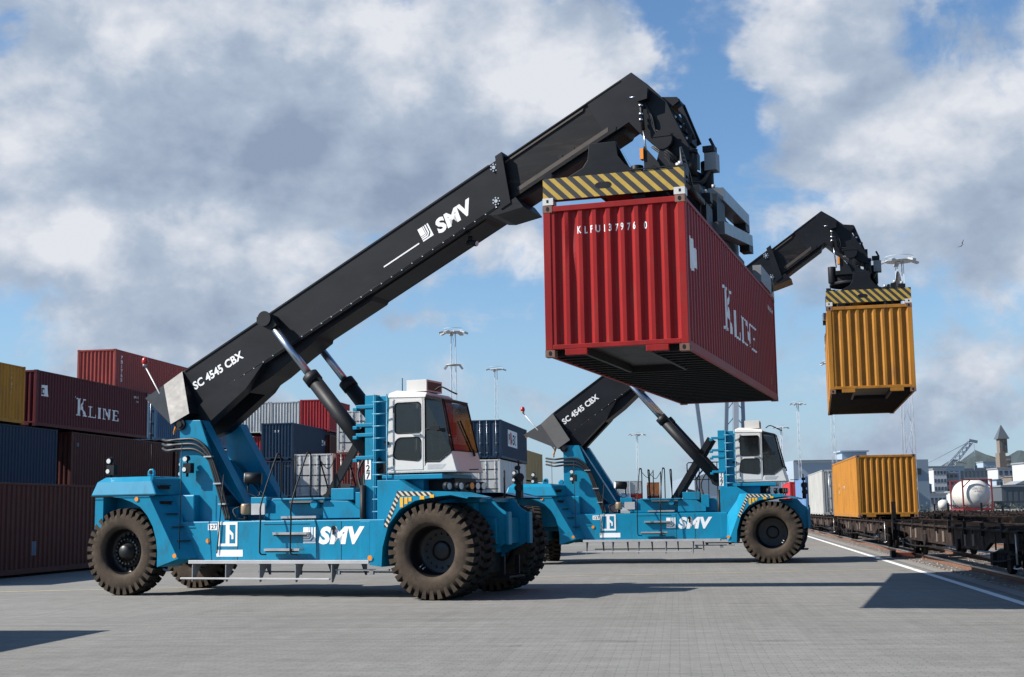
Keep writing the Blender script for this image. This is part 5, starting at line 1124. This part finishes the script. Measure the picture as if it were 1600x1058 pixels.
yc(-25.9, 79.0, 2.85, 12.192, rusty, 'badly rusted red container beside the white reefer', doors_front=True)
yc(-25.9, 79.3, .1, 12.192, brown, 'ground level container under the rusted red one', H=2.7, detail=False)
yc(-19.4, 87.7, 5.27, 12.192, navy, 'navy container with a white name panel right of the cab', doors_front=True, marks=[('poly', 1, 2.9, .95, 1, letter, [(0, 0), (4.3, 0), (4.3, 1.15), (0, 1.15)]), ('text', 1, 3.15, 1.15, .95, navy, 'P NEX', .03, 1.25), ('poly2', 1, 3.9, 1.1, 1, redR, [(0, 0), (.55, 0), (.55, .85), (0, .85)])])
yc(-19.5, 87.7, 2.62, 12.192, whitec, 'white reefer under the navy container right of the cab', doors_front=True, reefer=True)
yc(-19.5, 87.7, .0, 12.192, grey, 'ground level container under the reefer right of the cab', detail=False)
yc(-22.4, 87.7, 2.62, 12.192, whitec, 'white reefer just behind the cab nose', doors_front=True, reefer=True); yc(-22.4, 87.7, .0, 12.192, redc, 'ground level container behind the cab nose', detail=False)
yc(-21.4, 112.0, 4.4, 12.192, tan, 'tan container beyond the navy one right of the cab', detail=True); yc(-21.4, 112.0, 1.7, 12.192, tan, 'tan container below, beyond the navy one', detail=False)
# far rows between the two machines
fx = [(21.2, grey, 'pale grey distant container, left of the pair'), (23.75, grey, 'pale grey distant container, right of the pair'), (27.2, tan, 'small distant orange container beside the grey pair')]
for k, (x, mm, lb) in enumerate(fx):
    container('shipping_container', (x + 1.2, 275, 4.95 if k < 2 else 4.6), -.08, 6.058, 2.6, [silver, silver, cmat('far_orange', (.33, .13, .05), .4)][k], lb, detail=False)
    container('shipping_container', (x + 1.2, 275, 2.3 if k < 2 else 1.95), -.08, 6.058, 2.6, [blueM, redc, brown][k], 'distant container under ' + ['the left pale grey one', 'the right pale grey one', 'the small orange one'][k], detail=False)
for k, (x, y, mm) in enumerate(((6.5, 230, redc), (9.2, 231, brown), (12.0, 229, grey))): container('shipping_container', (x, y, 2.7), -.1, 6.058, 2.6, mm, ['distant red', 'distant brown', 'distant grey'][k] + ' container behind the farther counterweight', detail=False)

# tank container on the fourth track
TC = empty('tank_container', Y(16.15, 118.7, ZD), YA, label='white tank container in a red frame on a far wagon', cat='tank container')
tw = mat('tank_white', (.60, .58, .53), .4, var=.06, dirt=(.35, .3, .22), dirtamt=.25)
b = MB(); b.lathe([(.001, -3.0), (.5, -2.95), (.88, -2.8), (1.1, -2.6), (1.20, -2.3), (1.20, 2.3), (1.1, 2.6), (.88, 2.8), (.001, 3.0)], (0, 0, 1.36), 'y', 40); b.build('tank', tw, TC)
b = MB()
for y in (-1.9, -1.2, -.5, .5, 1.2, 1.9): b.lathe([(1.205, -.03), (1.235, -.03), (1.235, .03), (1.205, .03)], (0, y, 1.36), 'y', 32)
b.build('tank_band', tw, TC)
b = MB(); fr_ = mat('frame_red', (.17, .018, .022), .55, var=.15, dirt=RUST, dirtamt=.2)
for sx in (-1, 1):
    for sy in (-1, 1):
        b.box(sx * 1.22, sx * 1.10, sy * 3.03, sy * 2.91, 0, 2.6); b.bar((sx * 1.16, sy * 2.97, .5), (sx * .5, sy * 2.97, .1), .08, .08, up=(0, 1, 0)); b.bar((sx * 1.16, sy * 2.97, 1.9), (sx * .55, sy * 2.97, 2.5), .08, .08, up=(0, 1, 0))
    b.box(sx * 1.22, sx * 1.12, -2.91, 2.91, 0, .16)
for sy in (-1, 1): b.box(-1.1, 1.1, sy * 3.03, sy * 2.93, 0, .2); b.box(-1.1, 1.1, sy * 3.03, sy * 2.93, 2.5, 2.6)
b.build('frame', fr_, TC)
vs, fs = text_mesh('UN 1203\nKEMI\nTANK', .3, align='CENTER'); put_flat('lettering', (vs, fs), lambda x, z: (x + .1, -2.99 + .10 * (x * x + (z) * (z)), 1.75 + z), mat('faded_brown_ink', (.35, .25, .2), .7), TC)
b = MB(); b.lathe([(.001, -.4), (.3, -.35), (.42, -.1), (.42, .3), (.001, .4)], (0, 0, .6), 'x', 20); o = b.build('gas_bottle', tw); o.location = Y(13.4, 116, 1.15); tag(o, 'small white round tank left of the tank container', 'tank')

# ------------------------------------------------------------------ white car roof and barge cover behind the deck
CV = empty('parked_van', Y(-13.4, 52, 0), YA + 1.2, label='white van half hidden behind the nearer machine', cat='van')
b = MB(); b.loft([[(-2.4, -.9, .35), (2.4, -.9, .35), (2.4, .9, .35), (-2.4, .9, .35)], [(-2.45, -.95, 1.1), (2.4, -.95, 1.0), (2.4, .95, 1.0), (-2.45, .95, 1.1)], [(-2.35, -.85, 2.0), (1.2, -.85, 2.0), (1.2, .85, 2.0), (-2.35, .85, 2.0)], [(-2.2, -.75, 2.15), (.7, -.75, 2.18), (.7, .75, 2.18), (-2.2, .75, 2.15)]]); b.build('body', white, CV, bevel=.05)
b = MB(); b.poly([(2.0, -.80, 1.25), (2.0, .80, 1.25), (1.32, .78, 1.88), (1.32, -.78, 1.88)]); b.build('windscreen', glassd, CV)
for x in (-1.5, 1.5):
    for s in (-1, 1): b = MB(); b.lathe([(.001, s * .1), (.2, s * .1), (.33, s * .09), (.34, 0), (.33, -s * .1), (.001, -s * .1)], (x, s * .86, .34), 'y', 20); b.build('wheel', rubber, CV)

# ------------------------------------------------------------------ floodlight masts
mastm = mat('mast_steel', (.40, .43, .46), .6, var=.1); 
def mast(x, y, H, label, lat=.55, nl=8, mid=False, wd=2.4):
    wd *= .82
    T = empty('light_mast', (x, y, 0), 0, label=label, cat='floodlight mast', group='floodlight masts round the terminal')
    b = MB(); w0, w1 = lat, lat * .55
    def corner(k, z): w = (w0 + (w1 - w0) * z / H) / 2; return ((-1, 1, 1, -1)[k] * w, (-1, -1, 1, 1)[k] * w, z)
    for k in range(4): b.tube([corner(k, 0), corner(k, H)], .04, 5)
    n = int(H / (lat * 2.6))
    for i in range(n):
        z0, z1 = H * i / n, H * (i + 1) / n
        for k in range(4): b.tube([corner(k, z0), corner((k + 1) % 4, z1)], .018, 4)
    b.build('lattice_mast', mastm, T)
    h = MB(); h.lathe([(.2, -.2), (wd, -.25), (wd, -.15), (.2, .05)], (0, 0, H), 'z', 20); h.lathe([(wd * .98, .0), (wd * .98, .05)], (0, 0, H + .3), 'z', 20); h.build('head_platform', mastm, T)
    for k in range(nl):
        a = 2 * math.pi * k / nl + .2; c, s = math.cos(a), math.sin(a); l = MB()
        P = Vector((c * wd, s * wd, H - .1)); q = P + Vector((c * .75, s * .75, -.25)); l.bar(P, q, .55, .22); l.build('floodlight', galv, T)
    if mid:
        m_ = MB(); m_.lathe([(.3, 0), (1.1, 0), (1.1, .1), (.3, .1)], (0, 0, H * .82), 'z', 12)
        for s in (-1, 1): m_.bar((s * .9, 0, H * .82), (s * 1.3, 0, H * .80), .5, .3)
        m_.build('mid_platform', galv, T)
mast(-9.2 * .92, 207.7 * .92, 27.7, 'tallest floodlight mast rising behind the nearer cab', mid=True, wd=1.7, lat=1.1)
mast(-3.3, 264.3, 30, 'twin armed mast right of the one behind the cab', nl=4, wd=1.6, lat=.9)
mast(46.3 * .7, 501.8 * .7, 21.5, 'slim mast between the two machines', nl=6, wd=2.0, lat=.7)
mast(94.3 * .7, 471.3 * .7, 21.5, 'short mast just right of the farther cab', nl=4, wd=1.7, lat=.7)
mast(77.8, 364.7, 30, 'mast with a round head right of the farther cab', nl=8, wd=2.0, lat=.8)
mast(62.6, 261.7, 30, 'mast whose head peeps out left of the orange container', nl=6, wd=1.8, lat=.9)
mast(45.6, 154.5, 30.4, 'near mast with big floodlights above the orange container', nl=5, wd=2.0, lat=1.3)

# ------------------------------------------------------------------ quay crane behind the suspended red container
crm = mat('crane_pale', (.42, .45, .48), .6, var=.08); crd = mat('crane_dark', (.16, .20, .25), .6)
Cq = empty('harbour_crane', (86, 520, 0), 0, label='pale quay crane with leaning masts under the red container', cat='crane')
b = MB()
b.bar((-.5, 0, 0), (1.5, 0, 62), 2.0, 2.0, 0); b.bar((3.6, 0, 0), (3.6, 0, 62), 1.3, 1.3, 1); b.bar((-5, 0, 0), (-1.6, 0, 62), 1.4, 1.4, 1); b.bar((-10, 0, 0), (-15.5, 0, 54), 1.5, 1.5, 1)
for k in range(9): z = 4 + k * 6; b.bar((-3.6 + z * .03, 0, z), (0, 0, z + 3), .3, .3, 1); b.bar((3.4, 0, z), (.6, 0, z + 3), .3, .3, 1)
b.build('mast_legs', [crm, crd], Cq)
b = MB(); b.box(-17.2, -14, -.8, .8, 52.8, 54.6); b.box(-6, 6, -3, 3, 0, 6); b.build('machine_house', crd, Cq)
# lattice harbour crane on the right
Cr = empty('harbour_crane', (243, 800, 0), 0, label='grey lattice jib crane left of the clock tower', cat='crane')
b = MB()
def lattice(b, p0, p1, w, n, r=.28):
    p0, p1 = Vector(p0), Vector(p1); d = (p1 - p0).normalized(); a = Vector((0, 1, 0)) * w / 2; c = d.cross(Vector((0, 1, 0))).normalized() * w / 2
    cs = [a + c, a - c, -a - c, -a + c]
    for q in cs: b.tube([p0 + q, p1 + q * .5], r, 4)
    for i in range(n):
        t0, t1 = i / n, (i + 1) / n
        for k in range(4): b.tube([p0.lerp(p1, t0) + cs[k] * (1 - .5 * t0), p0.lerp(p1, t1) + cs[(k + 1) % 4] * (1 - .5 * t1)], r * .6, 4)
lattice(b, (6, 0, 13), (30, 0, 39), 4.5, 11); lattice(b, (6, 0, 13), (-2, 0, 24), 3, 5); b.tube([(-2, 0, 24), (29, 0, 39)], .15, 4); lattice(b, (3, 0, 0), (5, 0, 14), 5, 4)
b.bar((29, 0, 40), (34, 0, 39), 1.6, 1.6); b.tube([(32, 0, 38), (32.3, 0, 22)], .12, 4); b.box(31.5, 33, -.5, .5, 22, 25); b.build('jib', crd, Cr)
b = MB(); b.box(-1, 9, -3, 3, 11, 16); b.build('machine_house', crd, Cr)

# ------------------------------------------------------------------ warehouse, city and hills
wall1 = mat('shed_cladding', (.20, .25, .30), .7, var=.08); wall2 = mat('shed_cladding_pale', (.27, .33, .39), .7, var=.08); shedr = mat('shed_roof', (.16, .18, .21), .7)
SH = empty('warehouse', (0, 0, 0), 0, label='long blue grey warehouse behind the farther machine', cat='warehouse')
b = MB()
def gable(b, x0, x1, y, dep, z0, ze, zr): b.prism([(x0, z0), (x1, z0), (x1, ze), ((x0 + x1) / 2, zr), (x0, ze)], y, y + dep)
gable(b, 51, 78.5, 380, 60, 0, 10.5, 15.5); b.build('gable_hall', wall1, SH)
b = MB(); b.box(77.5, 97, 372, 440, 0, 14.6); b.build('tall_bay', wall2, SH)
b = MB(); b.box(84, 122, 395, 460, 0, 15.2); b.build('long_hall', wall1, SH)
b = MB(); b.box(96.0, 103.2, 392, 400, 15.2, 17.6); b.box(95.4, 103.8, 391.4, 400.6, 17.6, 18.0); b.build('roof_plant', wall2, SH)
for k in range(7): b = MB(); b.box(85 + k * 5.2, 88.5 + k * 5.2, 394.7, 395.0, 10.8, 12.6); b.build('window', glassd, SH)
for k in range(4): b = MB(); b.box(53 + k * 6.3, 57.5 + k * 6.3, 379.7, 380.0, 0, 5.2); b.build('loading_door', wall2, SH)
b = MB(); b.box(77.6, 97.2, 371.5, 371.9, 14.3, 14.7); b.build('roof_trim', shedr, SH)
wallc = {'w': mat('plaster_white', (.42, .43, .44), .8, var=.06), 'b': mat('facade_blue', (.05, .16, .28), .7, var=.08), 'g': mat('facade_grey', (.20, .215, .23), .8, var=.08), 'd': mat('facade_dark', (.07, .085, .10), .7, var=.1), 'k': mat('brick_brown', (.15, .122, .10), .85, var=.12), 'p': mat('facade_pale_blue', (.27, .34, .41), .7)}
def building(x, y, w, d, H, key, label, floors=4, cols=6, roof=None, win='d', gabled=False):
    T = empty('building', (x, y, 0), 0, label=label, cat='building'); b = MB(); b.box(0, w, 0, d, 0, H); b.build('wall', wallc[key], T)
    b = MB()
    if gabled: b.prism([(-.4, H), (w + .4, H), (w * .5, H + w * .22)], -.5, d + .5)
    else: b.box(-.4, w + .4, -.4, d + .4, H, H + .6)
    b.build('roof', wallc[roof or 'g'], T)
    fh = H / floors
    for f in range(floors):
        for c in range(cols):
            cw = w / cols; q = MB(); q.box(c * cw + cw * .18, c * cw + cw * .82, -.12, .05, f * fh + fh * .35, f * fh + fh * .80); q.build('window', wallc[win], T)
    return T
k8 = 700
def px(x): return (x - 800) / 2087.0
B_ = [(1434, 1448, 640, 13.5, 'b', 'low dark blue shed right of the orange container', 2, 3), (1452, 1472, 650, 22, 'w', 'white block with square windows beside the lattice crane', 5, 4), (1470, 1490, 655, 20, 'g', 'grey balconied block left of the tank container', 5, 3), (1436, 1500, 760, 27, 'p', 'pale blue flat roofed hall behind the white block', 2, 8),
      (1486, 1562, 900, 30, 'g', 'wide grey office behind the tank container', 3, 12), (1530, 1558, 960, 37, 'p', 'pale blue hall left of the clock tower', 2, 5), (1552, 1604, 640, 21.5, 'w', 'white terraced building with dark window bands under the tower', 4, 6), (1594, 1640, 560, 21.5, 'w', 'bright white building at the right edge', 4, 5),
      (1556, 1600, 500, 9.5, 'd', 'dark low waterfront shed right of the tank', 1, 5), (1432, 1470, 500, 6.5, 'w', 'low white quay sheds left of the tank', 1, 6), (1470, 1600, 900, 22, 'g', 'long grey terrace behind the waterfront', 4, 18), (1578, 1604, 560, 11.5, 'b', 'blue shed roof at the right edge', 1, 3)]
for x0, x1, y, H, key, lb, fl_n, cn in B_:
    H *= .86
    building(px(x0) * y, y, (px(x1) - px(x0)) * y, 14, H, key, lb, fl_n, cn, gabled=(key == 'b' and cn == 3))
rr = random.Random(21); col_ = {'w': 'white', 'g': 'grey', 'p': 'pale blue', 'k': 'brown'}
places = ['left of the lattice crane', 'behind the lattice crane', 'just left of the tank container', 'behind the tank container', 'just right of the tank container', 'under the clock tower', 'at the right end of the town']
for k in range(28):
    x0 = 1434 + k * 6.4 + rr.uniform(-2, 2); y_ = rr.uniform(470, 860); wpx = rr.uniform(5, 13); h_ = rr.uniform(5, 16) * y_ / 650; key = 'wgpk'[(k + k // 4) % 4]; gb = rr.random() < .5
    building(px(x0) * y_, y_, wpx / 2087 * y_, rr.uniform(8, 14), h_, key, 'small %s %s house %s' % (col_[key], 'pitched roof' if gb else 'flat roof', places[min(6, k // 4)]), rr.choice((2, 3, 3)), rr.choice((2, 3, 4)), roof=rr.choice('gdk'), gabled=gb)['group'] = 'small houses of the town behind the sidings'
# church like tower
TW = empty('clock_tower', (px(1556) * 900, 900, 0), 0, label='brick tower with pointed roof above the city at the right', cat='tower'); w = 7.6
b = MB(); b.box(0, w * .55, 0, w, 0, 36); b.box(w * .55, w, 0, w, 0, 34); b.build('shaft', wallc['k'], TW)
b = MB(); b.box(.9, w - 1.5, .9, w - 1, 36, 45.5); b.build('belfry', wallc['k'], TW)
b = MB(); c = (w / 2 - .3, w / 2); b.loft([[(c[0] - 4, c[1] - 4, 45.5), (c[0] + 4, c[1] - 4, 45.5), (c[0] + 4, c[1] + 4, 45.5), (c[0] - 4, c[1] + 4, 45.5)], [(c[0] - 3.2, c[1] - 3.2, 47.5), (c[0] + 3.2, c[1] - 3.2, 47.5), (c[0] + 3.2, c[1] + 3.2, 47.5), (c[0] - 3.2, c[1] + 3.2, 47.5)], [(c[0] - .15, c[1] - .15, 55), (c[0] + .15, c[1] - .15, 55), (c[0] + .15, c[1] + .15, 55), (c[0] - .15, c[1] + .15, 55)]]); b.build('spire', wallc['d'], TW)
for k in range(9): b = MB(); b.box(w * .62, w * .95, -.2, 0, 2 + k * 3.6, 3.4 + k * 3.6); b.build('window', wallc['g'], TW)
b = MB(); b.box(2.3, 3.4, .7, .9, 38, 43); b.box(4.4, 5.5, .7, .9, 38, 43); b.build('louvre', wallc['d'], TW)
hill = mat('hill_green', (.030, .045, .050), .95, var=.4, vscale=.03)
b = MB(); N_ = 60; rr = random.Random(5)
def hilly(x0, x1, y, hmax, name):
    b = MB(); n = 40; rows = []
    for j, yy in enumerate((y, y + 60, y + 160, y + 300)):
        row = []
        for i in range(n + 1):
            t = i / n; h = hmax * max(0, math.sin(math.pi * t)) ** .6 * (0, .8, 1, .7)[j] * (1 + .12 * math.sin(t * 19) + rr.uniform(-.05, .05)); row.append(b.pt((x0 + (x1 - x0) * t, yy, h)))
        rows.append(row)
    for a, c in zip(rows, rows[1:]):
        for i in range(n): b.face((a[i], a[i + 1], c[i + 1], c[i]), 0, True)
    tag(b.build('hill', hill), kind='structure')
hilly(px(1484) * 1800, px(1532) * 1800, 1700, 58, 'hill'); hilly(px(1535) * 1900, px(1552) * 1900, 1800, 72, 'h'); hilly(px(1565) * 1800, px(1680) * 1800, 1700, 68, 'h'); hilly(px(1432) * 1800, px(1468) * 1800, 1700, 46, 'h')
# dark clutter along the far side of the sidings: shrubs
leaf = mat('shrub_green', (.045, .055, .04), .95, var=.4)
b = MB(); rr = random.Random(9)
for k in range(5200):
    x = rr.uniform(0, 1); p = Y(19 + x * 4, 90 + rr.random() * 330, 0); s = rr.uniform(.12, .3); z = rr.random() ** 1.5 * (1.2 + .9 * math.sin(p.y * .11) ** 2)
    q = Vector((p.x, p.y, z)); a = Vector((rr.uniform(-1, 1), rr.uniform(-1, 1), rr.uniform(-1, 1))) * s; c = Vector((rr.uniform(-1, 1), rr.uniform(-1, 1), rr.uniform(-1, 1))) * s; b.poly([q - a, q + c, q + a])
tag(b.build('shrubbery', leaf), kind='stuff', label='dark scrub growing along the far side of the sidings', cat='shrubs')
# gull
G_ = MB(); G_.loft([[(-.18, 0, -.02), (-.18, .02, 0), (-.18, 0, .02)], [(0, -.05, -.04), (0, .05, -.02), (0, 0, .05)], [(.16, 0, 0), (.16, .02, .01), (.16, 0, .02)]]); G_.loft([[(-.05, 0, .02), (.06, 0, .02)], [(-.06, -.02, .22), (.05, .0, .2)], [(.12, -.05, .52), (.16, -.04, .5)]], caps=False, closed=False); G_.loft([[(-.05, 0, 0), (.06, 0, 0)], [(-.20, .0, -.14), (-.10, .02, -.18)], [(-.50, .05, -.22), (-.46, .05, -.25)]], caps=False, closed=False)
o = G_.build('seagull', mat('gull_grey', (.25, .25, .24), .8)); o.location = (48.5 * .95, 141 * .95, 29.5 * .95); tag(o, 'small gull flying high at the right', 'bird')
